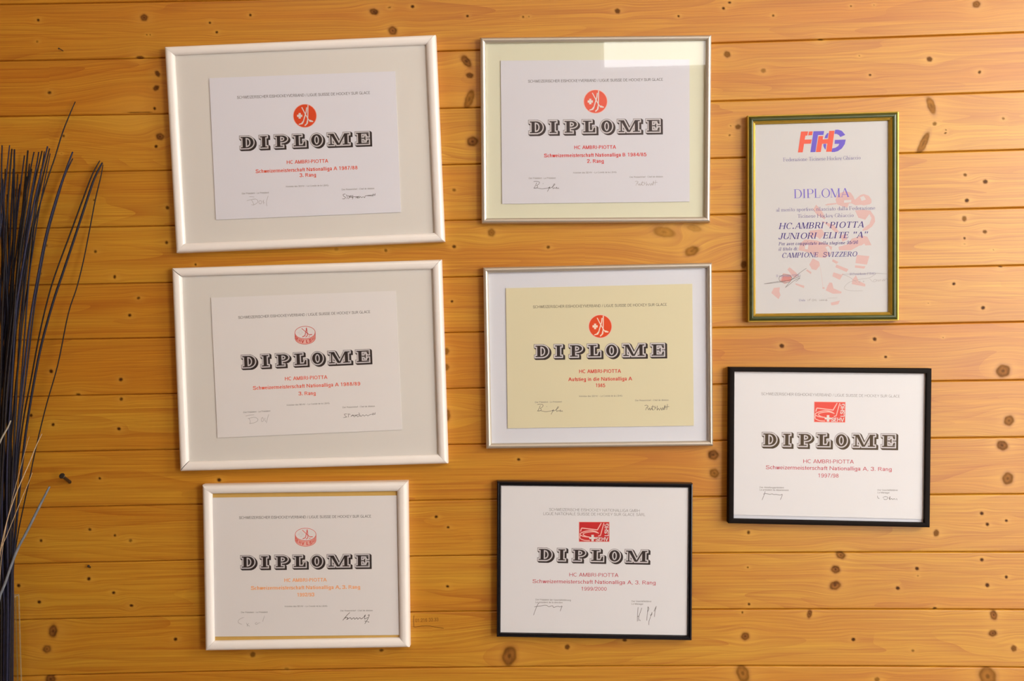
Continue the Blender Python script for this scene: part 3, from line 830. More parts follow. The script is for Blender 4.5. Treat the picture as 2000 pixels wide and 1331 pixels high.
KNOTS = [  # x, y, rx, ry, angle, strength
 (74.7,39.3,2.6,2.6,0,.9),(72.7,81.3,2,2,0,.6),(281.5,34.4,7,6,0,1),(273.5,112,7,2,0,1),(286.8,68,1.2,1.2,0,.9),(293.4,68,1.2,1.2,0,.9),(307.8,144,4,6,-25,.9),
 (305,172,6,4.5,-25,.9),(96.7,181,3.5,3,0,.8),(302,212,2.5,3,0,.9),(312.6,267,8,6,10,.9),(304.9,286.2,3,3,0,1),(124.2,265.6,2.5,2.5,0,.8),(32.8,377,9,8,0,.9),(184,391,2,2,0,.8),
 (327,406,3.5,3.5,0,.8),(90.8,479.7,2.5,2.5,0,.6),(186.4,491.7,2.8,2.8,0,.8),(325.4,474,3,3,0,.8),(224,541,2.6,3.4,0,.9),(78.5,534.8,2.5,2.5,0,.8),(38.5,508,6,5,0,.7),(274,219.5,27,1.2,-1,1),
 (270.5,582.5,3.2,2.6,-30,.8),(253.4,616.2,3,3,0,.9),(100,725.6,3.8,3.6,0,1),(236,741.8,3.8,3.3,0,.9),(236.9,780,3.2,3.2,30,.8),(60.7,811.9,3,3,0,.9),(103.7,829.9,3,3,0,.9),(232.3,838,3.5,3,0,.9),
 (194.8,935,2.4,2.4,0,.9),(153,771,4,1.8,0,.8),(175.5,1034.7,3,2.6,0,.8),(224.4,1046.4,2.4,2.4,0,.8),(254.9,1056.4,3.2,3,0,.6),(80.3,1056.7,2.8,2.8,0,1),(173.6,1131.2,3.5,3.3,0,1),
 (222,1158.4,3,2.8,0,.9),(36.6,1144.5,3.5,3.3,0,1),(76.7,1176.6,3.3,3.3,0,1),(256.8,1183.4,3.8,2.4,0,.9),(103.6,1233.5,8,12,0,.95),(91.6,1268.5,8,7,0,.8),(98.8,1327,10,9,0,1),
 (489,29.4,2.5,2.5,0,1),(410,44.5,2.2,2.2,0,1),(423.4,63,2.5,2.5,0,1),(730.6,23,8,6,15,.9),(760.6,14.7,3,1.4,-15,.7),(805.8,12.8,3.2,3.2,0,1),(767,60,8,8,0,.9),(913,31.4,2.5,2.5,0,1),
 (1206,21.6,5,4.6,0,.85),(1021.8,33,2,2,0,.8),(1033,32.5,1.4,1.4,0,.6),(1325.3,31.6,2.2,2.2,0,.9),(1413,16.2,3,2.6,0,.9),(1425,5,3.2,2,0,1),(1662,11.8,1.8,1.5,0,.8),(1510.2,30.4,2.3,2.3,0,.8),
 (1907,8.4,7.5,6.5,0,.75),(1420.3,106.3,6,6,0,.75),(1491,138,4.5,4.2,0,.5),(1699.3,146.6,2.6,2,0,.9),(1815.5,115.6,5.4,4.6,0,.85),(1913.2,141,3.4,2.8,-40,.8),(1818.6,206,7.5,18,-22,.62),
 (1825.5,241.8,4,3.6,0,.6),(1847.5,254,1.6,1.3,0,1),(1846.5,260,3,1.1,-15,1),(1803,281,7,24,27,.72),(1441.4,248,5,4.8,0,.7),(1427,246,1.3,1.1,0,.8),(1425,264.4,2.4,1.6,-40,.7),(1959.7,231.6,3,2.4,0,.6),
 (1678.5,109,1.1,1.1,0,1),(1603,77.5,5,1.8,0,.7),(1885,341.8,3.4,3,0,.7),(1924.4,355,4.4,4.2,0,.85),(1888.4,391.8,4,3.6,0,.9),(1883.4,427.3,4.6,5,0,.65),(1923.6,453,4,3.6,0,.7),
 (1883.8,465.6,2.4,2.4,0,.85),(1884,477,1.6,1,0,.6),(1863,554.7,3.2,2.8,0,1),(1920,601.6,3.8,3.4,0,.95),(1940.4,488.3,1,1,0,1),(1954,521,4,1.3,0,1),(1813,593,1,.8,0,1),(1842,659.5,1.1,1,0,.8),
 (1959.2,725,14.5,11.5,-25,.8),(1970.6,822,10.5,9,-25,.78),(1957.5,870.6,11,9,35,.85),(1968.3,935.3,10,12.5,15,.78),(1917.5,1003.3,3.5,3.5,0,.95),(1928.4,1024.7,3.4,3.2,0,.95),(1965.5,1017.5,3,2.4,0,.9),
 (1828.5,1041.8,5,6.4,20,.8),(1462,1040.6,3,3.4,0,.8),(1642,1084.8,9,7,25,.85),(1632,1112.9,9,7,15,.9),(1631,1144.2,11,8,-10,.9),(1460.5,1109,1.8,1.6,0,1),(1463,1180.8,2.5,2.3,0,.9),(1791,1111.2,3.6,3.4,0,.95),
 (1792.8,1125.4,1.6,1,0,.8),(1753.5,1149.5,3.8,3.4,0,.95),(1917.6,1094,3.4,3.4,0,.95),(1965.4,1127.7,3,3,0,.9),(1928.4,1143.6,4,3.8,0,.95),(1825.8,1189,4,2,0,1),(1581,1199.7,4.6,7.6,8,.95),
 (1455.5,1243.6,8,7,0,.92),(1666.7,1249.8,3.6,3.6,0,.95),(1783,1271.6,3,2.4,0,.6),(1940.7,1202,6.6,9,-8,.95),(1939,1237.6,8,6,0,.95),(1980,1267.3,5,6,0,.8),(1450.6,1316,12,17,-15,.72),
 (1929,1322,16,20,-10,.75),(1713,1328,5,4,0,.6),(1450,1197,1.8,2.2,0,.8),(852,1010,3.2,2.6,0,.95),(875.3,1030.4,2.5,2.2,0,.9),(874.2,1146,2.8,2.4,0,.9),(994.8,1282,13,20,8,.82),
 (910.6,119.7,7,13,-35,.85),(917.4,147.4,7,5,0,.85),(916.7,194,8,19,22,.7),(922.8,276.5,11,9,-25,.88),(887,371.4,3.4,3,0,.6),(887,482,3.6,3.2,0,.8),(959.8,454.7,7,7,0,.65),
 (882.8,589,2.5,2.4,0,1),(871,686.7,6,6,0,.7),(871,718,6,6,0,.7),(873,811,6,11,0,.75),(1070.8,483,3.2,3,0,.75),(1297,453.5,21,10,12,.50),(1351.3,490.7,14,9,-25,.66),(1356,446,15,6,10,.35),
 (382,517,2,2.2,0,.9),(657,487,4,3,0,.3),(753.6,489.5,3,3,0,.6),(1527,676,4.4,4,0,.95),(1708.3,662.8,3.8,3.4,0,.95),(1729.8,697.6,2.8,2.6,0,.9),(256,1184,2.6,1.8,0,.9),(342.8,1249.3,3.4,3.2,0,1),
 (493.8,1279.3,5,5,0,.7),(745,1271,4,2.6,0,.8),(428,938,3.8,3.6,0,.95),(1452.7,517,5.5,7,20,.75),(1108,1264.5,4.4,5,0,.85),(1220,1251,4,3,0,.85),(1393,889,11,9,15,.85),(1395,925,9,9,0,.7),
 (1013,898,3,2.6,0,.9),(1707,10,1.2,1,0,.6),(950,98,0.1,0.1,0,0),(1350,492,0.1,.1,0,0),(560,1307,4,3,0,.4),(120,300,1.4,1.2,0,.4)]

def build_wall():
    xs_seen = np.concatenate([np.arange(-700, -60, 20), np.arange(-60, 2060, 1.6), np.arange(2060, 2900, 20)])
    V = []; F = []; AT = {k: [] for k in ('gx', 'gv', 'pid', 'knot', 'halo', 'rim', 'heart')}; base = 0
    rng = np.random.RandomState(4)
    kx = np.array([k[:6] for k in KNOTS], float)
    for k in range(len(JT) - 1):
        xs = xs_seen if 2 <= k <= N_SEEN + 2 else np.arange(-700, 2900, 20)
        top = joint(k, xs); bot = joint(k + 1, xs)
        e = np.array([0, .35, .8, 1.4, 2.2, 3.2])
        v = np.concatenate([e / 110, np.arange(4.8, 105.3, 1.6) / 110, 1 - e[::-1] / 110])
        vv, xx = np.meshgrid(v, xs, indexing='ij')
        py = top[None, :] * (1 - vv) + bot[None, :] * vv
        dist = np.minimum(vv, 1 - vv) * 110.0
        dep = 0.0035 * np.clip(1 - dist / 2.6, 0, 1) ** 2.2
        p = unproj(xx.ravel(), py.ravel(), 0.0).reshape(xx.shape + (3,))
        p[..., 1] = dep
        gv = (vv - .5).copy() * 110
        knot = np.zeros_like(xx); halo = np.zeros_like(xx); rim = np.zeros_like(xx); heart = np.zeros_like(xx); warp = np.zeros_like(xx)
        ymin, ymax = py.min() - 40, py.max() + 40
        for (x, y, rx, ry, an, st) in kx:
            if st <= 0: continue
            cy = np.interp(x, xs, (top + bot) / 2)
            if y < np.interp(x, xs, top) - 6 or y > np.interp(x, xs, bot) + 6: continue
            R = max(rx, ry)
            i0, i1 = np.searchsorted(xs, [x - 70 - 4 * R, x + 70 + 4 * R])
            X = xx[:, i0:i1] - x; Y = py[:, i0:i1] - y
            a = math.radians(an); c, s = math.cos(a), math.sin(a)
            U = X * c + Y * s; Q = -X * s + Y * c
            wob = 1 + .05 * np.sin(2 * np.arctan2(Q, U) + x) + .04 * np.sin(5 * np.arctan2(Q, U) + y)
            d = np.sqrt((U / rx) ** 2 + (Q / ry) ** 2) / wob
            soft = 0.6 / max(rx, ry) + .12
            st = min(1, st * 1.12)
            kk = st * np.clip((1 + soft - d) / (2 * soft), 0, 1)
            ln = 2.6 + R * .10
            gx_ = np.exp(-np.abs(X) / (R * ln)); gy_ = np.exp(-(Y / (R * 1.5 + 4)) ** 2)
            knot[:, i0:i1] = np.maximum(knot[:, i0:i1], kk)
            heart[:, i0:i1] = np.maximum(heart[:, i0:i1], np.clip((R - 3.5) / 5, 0, 1) * np.clip(1.6 - 1.35 * d, 0, 1) * np.clip(d * 4 - .3, .25, 1))
            rr = np.exp(-((d - 1.15) / .28) ** 2) * .45 * st * min(1, R / 6)
            rim[:, i0:i1] = np.maximum(rim[:, i0:i1], rr)
            halo[:, i0:i1] = np.maximum(halo[:, i0:i1], .75 * np.exp(-(X / (R * 2.4 + 2)) ** 2 - (Y / (R * 1.7 + 2)) ** 2))
            r2 = np.exp(-(X / (R * 4.2 + 6)) ** 2 - (Y / (R * 2.6 + 3)) ** 2)
            warp[:, i0:i1] += -Y * r2 * .75
        gvw = gv + warp
        n = xx.size
        V.append(p.reshape(-1, 3))
        idx = np.arange(n).reshape(xx.shape) + base
        F.append(np.stack([idx[:-1, :-1], idx[1:, :-1], idx[1:, 1:], idx[:-1, 1:]], -1).reshape(-1, 4))
        AT['gx'].append((xx / 1000).ravel()); AT['gv'].append((gvw / 110).ravel()); AT['pid'].append(np.full(n, k + 1.37))
        AT['knot'].append(knot.ravel()); AT['halo'].append(halo.ravel()); AT['rim'].append(rim.ravel()); AT['heart'].append(heart.ravel())
        base += n
    # the same boarding carries on, out of the photo, up to the ceiling and down to the floor
    V = [np.concatenate(V)]; F = [np.concatenate(F)]
    zt = unproj(np.array([1000.0]), np.array([joint(0, 1000.0)]))[0][2]; zb = unproj(np.array([1000.0]), np.array([joint(len(JT) - 1, 1000.0)]))[0][2]
    vw = np.concatenate(V)
    g = Geo(); ext = []
    def far(z0, z1, x0, x1, pid):
        ext.append((x0, x1, z0, z1, pid))
    hp = .0883
    z = zt - .05; i = 40
    while z < 3.4: far(z, min(3.4, z + hp), -2.7, 3.2, i); z += hp; i += 1
    z = zb + .05; i = 70
    while z > 0: far(max(0, z - hp), z, -2.7, 3.2, i); z -= hp; i += 1
    xl, xr = vw[:, 0].min() + .07, vw[:, 0].max() - .07
    z = zb - .02; i = 100
    while z < zt + .02:
        far(z, z + hp, -2.7, xl, i); far(z, z + hp, xr, 3.2, i + 40); z += hp; i += 1
    ev = []; ef = []; eg = {k: [] for k in AT}
    for (x0, x1, z0, z1, pid) in ext:
        b = base + len(ev)
        rows = [(z0, .009), (z0 + .003, .006), (z1 - .003, .006), (z1, .009)]
        for (zz, yy) in rows:
            for x in (x0, x1):
                ev.append((x, yy, zz))
                eg['gx'].append(1.0 + x * 1.25); eg['gv'].append(.5 - (zz - z0) / hp); eg['pid'].append(pid + .37); eg['knot'].append(0); eg['halo'].append(0); eg['rim'].append(0); eg['heart'].append(0)
        for r in range(3): ef.append((b + 2 * r, b + 2 * r + 1, b + 2 * r + 3, b + 2 * r + 2))
    V.append(np.array(ev)); F.append(np.array(ef))
    V = np.concatenate(V); F = np.concatenate(F)
    me = bpy.data.meshes.new('wall_back')
    me.vertices.add(len(V)); me.vertices.foreach_set('co', V.ravel())
    me.loops.add(F.size); me.loops.foreach_set('vertex_index', F.ravel().astype(np.int32))
    me.polygons.add(len(F)); me.polygons.foreach_set('loop_start', np.arange(0, F.size, 4, dtype=np.int32))
    me.polygons.foreach_set('use_smooth', np.ones(len(F), bool))
    me.update(calc_edges=True)
    for k in AT:
        a = me.attributes.new(k, 'FLOAT', 'POINT')
        a.data.foreach_set('value', np.concatenate(AT[k] + [np.array(eg[k], float)]).astype(np.float32))
    me.materials.append(MATS['wood'])
    o = bpy.data.objects.new('wall_back', me); COL.objects.link(o)
    tag(o, 'varnished pine board wall with dark knots', kind='structure')
    return o

wall = build_wall()
RX0, RX1, RY0, RZ1 = -2.7, 3.2, -3.2, 3.4
plaster = mat('pine_panelling', (0.46, 0.32, 0.17, 1), 0.9, spec=0.2, nscale=30)
tiles = mat('dark_floor', (0.22, 0.17, 0.13, 1), 0.5, nscale=20, noise=.1)
def slabbox(name, *b, m=plaster, label=None):
    v, f = box_geo(*b); o = link(name, v, f, m); tag(o, label, kind='structure'); return o
slabbox('floor', RX0, RX1, RY0, 0.02, -.06, 0, m=tiles)
slabbox('ceiling', RX0, RX1, RY0, 0.02, RZ1, RZ1 + .06)
slabbox('wall_left', RX0 - .08, RX0, RY0, .02, 0, RZ1)
slabbox('wall_right', RX1, RX1 + .08, RY0, .02, 0, RZ1)
# the wall behind the camera: one window mirrored in the glass, one added for sheen
WIN = [(0.31, 3.1, 2.715, 3.3), (1.95, 3.1, 0.45, 2.6)]
g = Geo()
g.box(RX0, .31, RY0 - .1, RY0, 0, RZ1); g.box(.31, 3.1, RY0 - .1, RY0, 2.6, 2.715); g.box(.31, 3.1, RY0 - .1, RY0, 3.3, RZ1)
g.box(.31, 1.95, RY0 - .1, RY0, 0, 2.6); g.box(1.95, 3.1, RY0 - .1, RY0, 0, .45); g.box(3.1, RX1, RY0 - .1, RY0, 0, RZ1)
tag(g.link('wall_front', [plaster]), kind='structure')
pane_m = emit_mat('bright_daylight_pane', (0.97, 0.98, 1.0, 1), WINDOW_GLOW)
pane_sheen = emit_mat('added_sheen_pane', (0.97, 0.99, 1.0, 1), WINDOW_GLOW * 2.8)  # lower window is unseen, added to lay sheen and light on the right boards
sash_m = mat('white_window_paint', (0.8, 0.8, 0.78, 1), .4)
for n_, (a, b, c, d) in enumerate(WIN):
    t = 0.016
    g = Geo(); g.box(a, b, RY0 - .06, RY0 + .01, c, c + t); g.box(a, b, RY0 - .06, RY0 + .01, d - t, d); g.box(a, a + t, RY0 - .06, RY0 + .01, c + t, d - t); g.box(b - t, b, RY0 - .06, RY0 + .01, c + t, d - t)
    w_ = tag(g.link('window_%d' % (n_ + 1), [sash_m]), kind='structure')
    v, f = box_geo(a + t, b - t, RY0 - .05, RY0 - .04, c + t, d - t); link('window_pane', v, f, pane_sheen if n_ else pane_m, None, w_)

# ------------------------------------------------------------------ the eight framed diplomas
M_ = MATS
def common(root, o): pass

# 1987/88, white frame, top left
root, o, Y, pp, bk = diploma('white framed diploma with 1987/88 in red, topmost of the left column, hung tilted',
    [(319.5, 90), (850.3, 66.4), (868, 471.9), (342.4, 494.2)], [(338.7, 106.3), (831.3, 85.6), (847.9, 454.4), (360.1, 475.2)], .016, PROF_ROUND, [M_['white_frame']],
    True, M_['mat_grey'], [(408.5, 152.7), (771.8, 139.2), (782.9, 414.7), (421.7, 429.5)], M_['paper_lilac'])
fill(pp, o, Y, [(HEAD, (462.9, 193.2), (722.7, 183.8), 5.4, 'reg')], ('DIPLOME', (467.7, 293.2), (723.7, 283.9), 28.3), GREY, INK,
     [('HC AMBRI-PIOTTA', (560.1, 320.6), (641.2, 317.8), 7.0, 'bold'), ('Schweizermeisterschaft Nationalliga A 1987/88', (499.2, 338.4), (698.3, 330.9), 7.0, 'bold'), ('3. Rang', (585, 346), (617.4, 344.8), 7.0, 'bold')], RED1,
     [(COMM, (558.6, 366.1), (641.6, 363.6), 3.1, 'small'), (PRES, (472.6, 379.8), (525, 377.8), 3.1, 'small'), (RESS, (667.6, 372), (731, 369.6), 3.1, 'small')])
emblem_disc((595.5, 226.4), 22.2, RED1, WHITE, Y, pp, o)
pen([[(215, 1188), (260, 1178), (300, 1172)], [(262, 1180), (275, 1205), (285, 1230), (262, 1228)], [(262, 1178), (300, 1172), (325, 1188), (318, 1212), (285, 1230)], [(345, 1222), (335, 1205), (345, 1188), (362, 1195), (358, 1218), (345, 1222)],
     [(385, 1180), (378, 1205), (385, 1220)], [(375, 1190), (392, 1212)], [(428, 1140), (415, 1185), (412, 1215), (417, 1243)], [(240, 1148), (290, 1152)]], (440, 160), 5.119, .62, PENCIL, Y, pp, o)
pen([[(1200, 1122), (1178, 1128), (1185, 1145), (1202, 1155), (1190, 1170), (1170, 1170)], [(1208, 1128), (1220, 1150), (1216, 1172)], [(1222, 1135), (1240, 1150), (1232, 1170), (1250, 1140), (1270, 1140)], [(1240, 1155), (1285, 1150), (1330, 1148)],
     [(1275, 1132), (1272, 1175)], [(1300, 1160), (1330, 1150), (1318, 1160), (1330, 1165)], [(1338, 1140), (1335, 1162), (1350, 1148), (1362, 1158), (1378, 1150), (1395, 1158), (1400, 1142), (1440, 1135), (1500, 1130)],
     [(1480, 1118), (1476, 1142)], [(1498, 1115), (1494, 1140)], [(1240, 1140), (1280, 1160)], [(1410, 1138), (1480, 1142)]], (440, 160), 5.119, .85, PEN, Y, pp, o)

# 1988/89, white frame, middle left
root, o, Y, pp, bk = diploma('white framed diploma of 1988/89, middle of left column, dark gaps at its left corners',
    [(333.8, 523.5), (861.7, 506.9), (874.6, 906.9), (350, 922)], [(352.8, 540), (843.9, 525.5), (855.7, 888.8), (366.6, 903)], .016, PROF_ROUND, [M_['white_frame']],
    True, M_['mat_grey'], [(411.9, 581.9), (772.9, 568.4), (785.1, 839.8), (424.8, 855.7)], M_['paper_old'], gap=(.0016, .0004, .0004, .0016))
fill(pp, o, Y, [(HEAD, (465.4, 623.2), (723.1, 611.9), 5.2, 'reg')], ('DIPLOME', (471.3, 721.3), (724.2, 709.6), 28.0), GREY, INK,
     [('HC AMBRI-PIOTTA', (556.6, 743.7), (639.6, 740.4), 7.0, 'bold'), ('Schweizermeisterschaft Nationalliga A 1988/89', (493.9, 761.9), (703.7, 753.1), 7.0, 'bold'), ('3. Rang', (583, 772.7), (616.8, 771.7), 7.0, 'bold')], RED2,
     [(COMM, (560.1, 793.2), (643.6, 789.3), 2.9, 'small'), (PRES, (475.6, 807.4), (527.9, 804.5), 3.0, 'small'), (RESS, (669.2, 797.7), (732.1, 795.1), 3.0, 'small')])
emblem_puck((595.8, 649.9), 19.8, 12.1, 10.6, -.03, RED3, Y, pp, o)
pen([[(203, 1142), (245, 1133), (288, 1130)], [(238, 1165), (250, 1195), (245, 1218)], [(225, 1168), (290, 1155), (325, 1172), (318, 1195), (280, 1212), (240, 1218)], [(372, 1155), (360, 1172), (365, 1198), (380, 1190), (378, 1165), (372, 1155)],
     [(398, 1160), (395, 1180), (405, 1200)], [(435, 1125), (420, 1170), (412, 1212)]], (440, 590), 5.119, .62, PENCIL, Y, pp, o)
pen([[(1215, 1120), (1190, 1125), (1200, 1140), (1212, 1152), (1180, 1158)], [(1225, 1118), (1232, 1135), (1228, 1155)], [(1232, 1120), (1250, 1128)], [(1255, 1150), (1275, 1130), (1290, 1150), (1310, 1135), (1322, 1150), (1340, 1140), (1360, 1145), (1375, 1130), (1390, 1142), (1410, 1130), (1425, 1140), (1450, 1128), (1500, 1120)],
     [(1335, 1108), (1350, 1142)], [(1260, 1140), (1340, 1128)], [(1478, 1108), (1476, 1135)], [(1498, 1105), (1494, 1130)]], (440, 590), 5.119, .8, PEN, Y, pp, o)

# 1992/93, white frame, lower left
root, o, Y, pp, bk = diploma('small white framed diploma with faded orange lettering and gold strips, lowest of the left column',
    [(393.2, 948.6), (795.3, 941.3), (799.4, 1267), (399.2, 1273.5)], [(412.5, 965.9), (774.4, 961.1), (779.4, 1248), (417.2, 1254.4)], .018, PROF_ROUND, [M_['white_frame']],
    True, M_['mat_gold'], [(409, 972.8), (774.6, 968.4), (779.6, 1241), (414, 1244.3)], M_['paper_old'])
fill(pp, o, Y, [(HEAD, (467, 1014.4), (724.8, 1011.5), 5.2, 'reg')], ('DIPLOME', (469.3, 1112.5), (722.7, 1109.6), 27.6), GREY, INK,
     [('HC AMBRI-PIOTTA', (555.3, 1137.5), (638.3, 1136.5), 7.0, 'heavy'), ('Schweizermeisterschaft Nationalliga A, 3. Rang', (489.8, 1152.7), (703.7, 1150.6), 7.0, 'heavy'), ('1992/93', (580.7, 1165.8), (613.9, 1165.4), 7.0, 'heavy')], ORNG,
     [(COMM, (556.2, 1186.5), (639.3, 1185.9), 2.9, 'small'), (PRES, (470.9, 1198.2), (522.6, 1197.7), 3.0, 'small'), (RESS, (665, 1195.1), (727.8, 1194.5), 3.0, 'small')])
emblem_puck((596.9, 1044.5), 20.3, 12.1, 11, 0, LOGR, Y, pp, o)
pen([[(185, 1108), (140, 1130), (130, 1160), (165, 1180)], [(210, 1165), (218, 1180), (222, 1200)], [(235, 1168), (222, 1185), (245, 1198)], [(318, 1158), (300, 1168), (310, 1180), (335, 1165), (350, 1162)], [(392, 1095), (380, 1130), (375, 1152)]],
    (440, 990), 5.119, .62, PENCIL, Y, pp, o)
pen([[(1245, 1060), (1215, 1090), (1190, 1120), (1175, 1138)], [(1190, 1120), (1215, 1108), (1225, 1118), (1215, 1130), (1250, 1112), (1262, 1128), (1285, 1112), (1295, 1128), (1315, 1112), (1325, 1128), (1345, 1112), (1360, 1125), (1385, 1105), (1400, 1085), (1392, 1125), (1425, 1110)],
     [(1425, 1090), (1440, 1085), (1422, 1130), (1395, 1172)], [(1392, 1145), (1412, 1150)], [(1420, 1150), (1438, 1158)]], (440, 990), 5.119, .95, INK, Y, pp, o)

# 1984/85, silver frame, top of the middle column
root, o, Y, pp, bk = diploma('silver framed diploma of 1984/85 on cream mat, bright reflection in its upper right',
    [(937.4, 72.5), (1390.3, 67.4), (1387.5, 434), (940.4, 436.5)], [(948, 82.5), (1379.7, 77.6), (1377.3, 423.5), (951, 426.2)], .013, PROF_SILVER, [M_['silver_frame']],
    True, M_['mat_cream'], [(977.7, 118.5), (1346.7, 116.2), (1346.9, 394), (980.7, 398.6)], M_['paper_cool'])
fill(pp, o, Y, [(HEAD, (1031.3, 161.6), (1294.8, 157.8), 5.3, 'reg')], ('DIPLOME', (1031.8, 263.6), (1291.4, 260.2), 29.3), GREY, INKG,
     [('HC AMBRI-PIOTTA', (1121.6, 291.6), (1203.3, 290.8), 7.0, 'bold'), ('Schweizermeisterschaft Nationalliga B 1984/85', (1062.4, 307.5), (1262.7, 305.3), 7.0, 'bold'), ('2. Rang', (1146.4, 318.4), (1179.3, 318.1), 7.0, 'bold')], RED3,
     [(COMM, (1119.7, 339.1), (1204.1, 338), 3.1, 'small'), (PRES, (1032.8, 349.8), (1085.2, 349.4), 3.1, 'small'), (RESS, (1230, 347.6), (1294.6, 346.6), 3.1, 'small')])
emblem_disc((1163.1, 198.4), 22.3, SALM, WHITE, Y, pp, o)
BING = [[(118, 1145), (150, 1142), (178, 1150), (172, 1170), (150, 1185)], [(150, 1155), (138, 1185), (122, 1212)], [(148, 1185), (160, 1195), (150, 1210), (120, 1213), (150, 1210), (180, 1215), (205, 1220), (240, 1215), (270, 1210), (288, 1200), (275, 1222), (262, 1248)],
        [(288, 1200), (278, 1212), (300, 1208), (325, 1190), (340, 1172), (330, 1170), (318, 1200), (322, 1218), (335, 1208), (345, 1215), (358, 1202), (360, 1218), (375, 1210), (382, 1220)], [(215, 1163), (219, 1168)]]
BURK = [[(1172, 1145), (1190, 1140), (1205, 1150), (1190, 1162), (1182, 1185)], [(1200, 1160), (1210, 1182), (1220, 1165), (1225, 1185), (1238, 1165), (1242, 1182)], [(1250, 1140), (1245, 1180), (1262, 1182)], [(1235, 1155), (1275, 1150)], [(1262, 1165), (1278, 1160), (1265, 1180)],
        [(1292, 1145), (1290, 1185), (1302, 1168), (1312, 1185), (1325, 1165), (1335, 1185), (1345, 1162), (1352, 1182), (1365, 1140), (1362, 1182)], [(1388, 1130), (1380, 1182)], [(1360, 1158), (1405, 1152)]]
pen(BING, (1020, 140), 5.324, .8, PEN, Y, pp, o)
pen(BURK, (1020, 140), 5.324, .72, PENCIL, Y, pp, o)

# 1985, silver frame with yellow paper, middle
root, o, Y, pp, bk = diploma('silver framed diploma printed on pale yellow paper, white mat around it',
    [(943.2, 522.3), (1391.2, 513.1), (1393.5, 872), (949.2, 878)], [(953.1, 533.1), (1382.3, 523.3), (1384.4, 862.2), (960.2, 867.4)], .014, PROF_SILVER, [M_['silver_frame']],
    True, M_['mat_white'], [(987.9, 563.3), (1352.1, 554.7), (1355.1, 832), (991.6, 837.2)], M_['paper_yellow'])
fill(pp, o, Y, [(HEAD, (1041, 602.5), (1302.4, 597.8), 5.3, 'reg')], ('DIPLOME', (1042.9, 701.2), (1299.9, 698), 28.6), GREY, INK,
     [('HC AMBRI-PIOTTA', (1131.2, 729.4), (1212.9, 728.6), 7.0, 'bold'), ('Aufstieg in die Nationalliga A', (1109.8, 744.9), (1234.7, 743.4), 7.0, 'bold'), ('1985', (1163.7, 756.6), (1181.9, 756.6), 7.0, 'bold')], RED3,
     [(COMM, (1131.2, 775.9), (1215.4, 775), 3.1, 'small'), (PRES, (1045, 787.6), (1097.4, 786.6), 3.1, 'small'), (RESS, (1240.7, 784.2), (1305.6, 783.3), 3.1, 'small')])
emblem_disc((1172.4, 637.9), 22.0, RED1, ink('cream_show_through', (0.86, 0.70, 0.58, 1)), Y, pp, o)
pen([[(x * 1.0 + 38, y - 24) for x, y in l] for l in BING], (1020, 580), 5.323, .8, PEN, Y, pp, o)
pen([[((x - 1172) * 1.10 + 1272, (y - 1140) * 1.15 + 1128) for x, y in l] for l in BURK], (1020, 580), 5.323, .8, PEN, Y, pp, o)

# 1999/2000, glossy black frame, bottom of the middle column
root, o, Y, pp, bk = diploma('glossy black framed diploma of 1999/2000, lowest of the middle column',
    [(970.5, 940.6), (1353.3, 945.2), (1351.3, 1252), (970, 1245)], [(978.9, 950.2), (1345, 954.2), (1342.2, 1243), (977.6, 1237.3)], .014, PROF_GROOVE, [M_['black_frame']],
    False, M_['mat_white'], [(976.5, 948), (1347, 952), (1344, 1245.5), (975, 1240)], M_['paper_white'], recess=.004)
fill(pp, o, Y, [('SCHWEIZERISCHE EISHOCKEY NATIONALLIGA GMBH', (1072.5, 998.4), (1249.4, 1000.8), 5.4, 'light'), ('LIGUE NATIONALE SUISSE DE HOCKEY SUR GLACE SÀRL', (1061.3, 1006.5), (1260.5, 1008.5), 5.4, 'light')],
     ('DIPLOM', (1049.1, 1097.3), (1266.6, 1101.4), 27.5), GREY, INK,
     [('HC AMBRI-PIOTTA', (1112, 1126.6), (1207.8, 1127.8), 7.2, 'reg'), ('Schweizermeisterschaft Nationalliga A, 3. Rang', (1040, 1139.4), (1280.4, 1142.4), 7.2, 'reg'), ('1999/2000', (1135.8, 1154.2), (1184.8, 1154.6), 7.2, 'reg')], CRIM,
     [('Der Präsident der Geschäftsführung', (1046.1, 1173.4), (1114.9, 1174.5), 3.1, 'small'), ('Le président de la direction', (1046.1, 1178.5), (1098.6, 1179.1), 3.1, 'small'),
      ('Der Geschäftsführer', (1233.5, 1176.5), (1272.3, 1176.9), 3.1, 'small'), ('Le Manager', (1233.5, 1181.6), (1256.5, 1182), 3.1, 'small')], hcol=SMALL)
emblem_flag([(1131.3, 1020.5), (1189.7, 1020.6), (1189.7, 1058.4), (1131.3, 1058.4)], LOGD, Y, pp, o)
FUR = [[(208, 1025), (190, 1060), (172, 1105), (158, 1145)], [(166, 1066), (195, 1060), (232, 1056), (262, 1050), (285, 1052), (305, 1064), (325, 1058), (342, 1056), (352, 1072), (372, 1064), (395, 1060), (412, 1066), (432, 1058), (424, 1080), (415, 1107)]]
pen(FUR, (1010, 970), 4.93, .85, PEN, Y, pp, o)
pen([[(1165, 1068), (1160, 1130), (1158, 1205)], [(1200, 1075), (1185, 1120), (1172, 1160), (1170, 1200)], [(1158, 1160), (1172, 1155)], [(1180, 1188), (1186, 1202)], [(1260, 1062), (1254, 1130), (1248, 1198)], [(1262, 1065), (1268, 1085), (1258, 1110)],
     [(1300, 1115), (1285, 1160), (1270, 1205), (1268, 1240)], [(1280, 1140), (1290, 1148), (1300, 1130)], [(1340, 1058), (1328, 1110), (1322, 1162)], [(1340, 1060), (1330, 1080), (1318, 1110)]], (1010, 970), 4.93, .85, PEN, Y, pp, o)

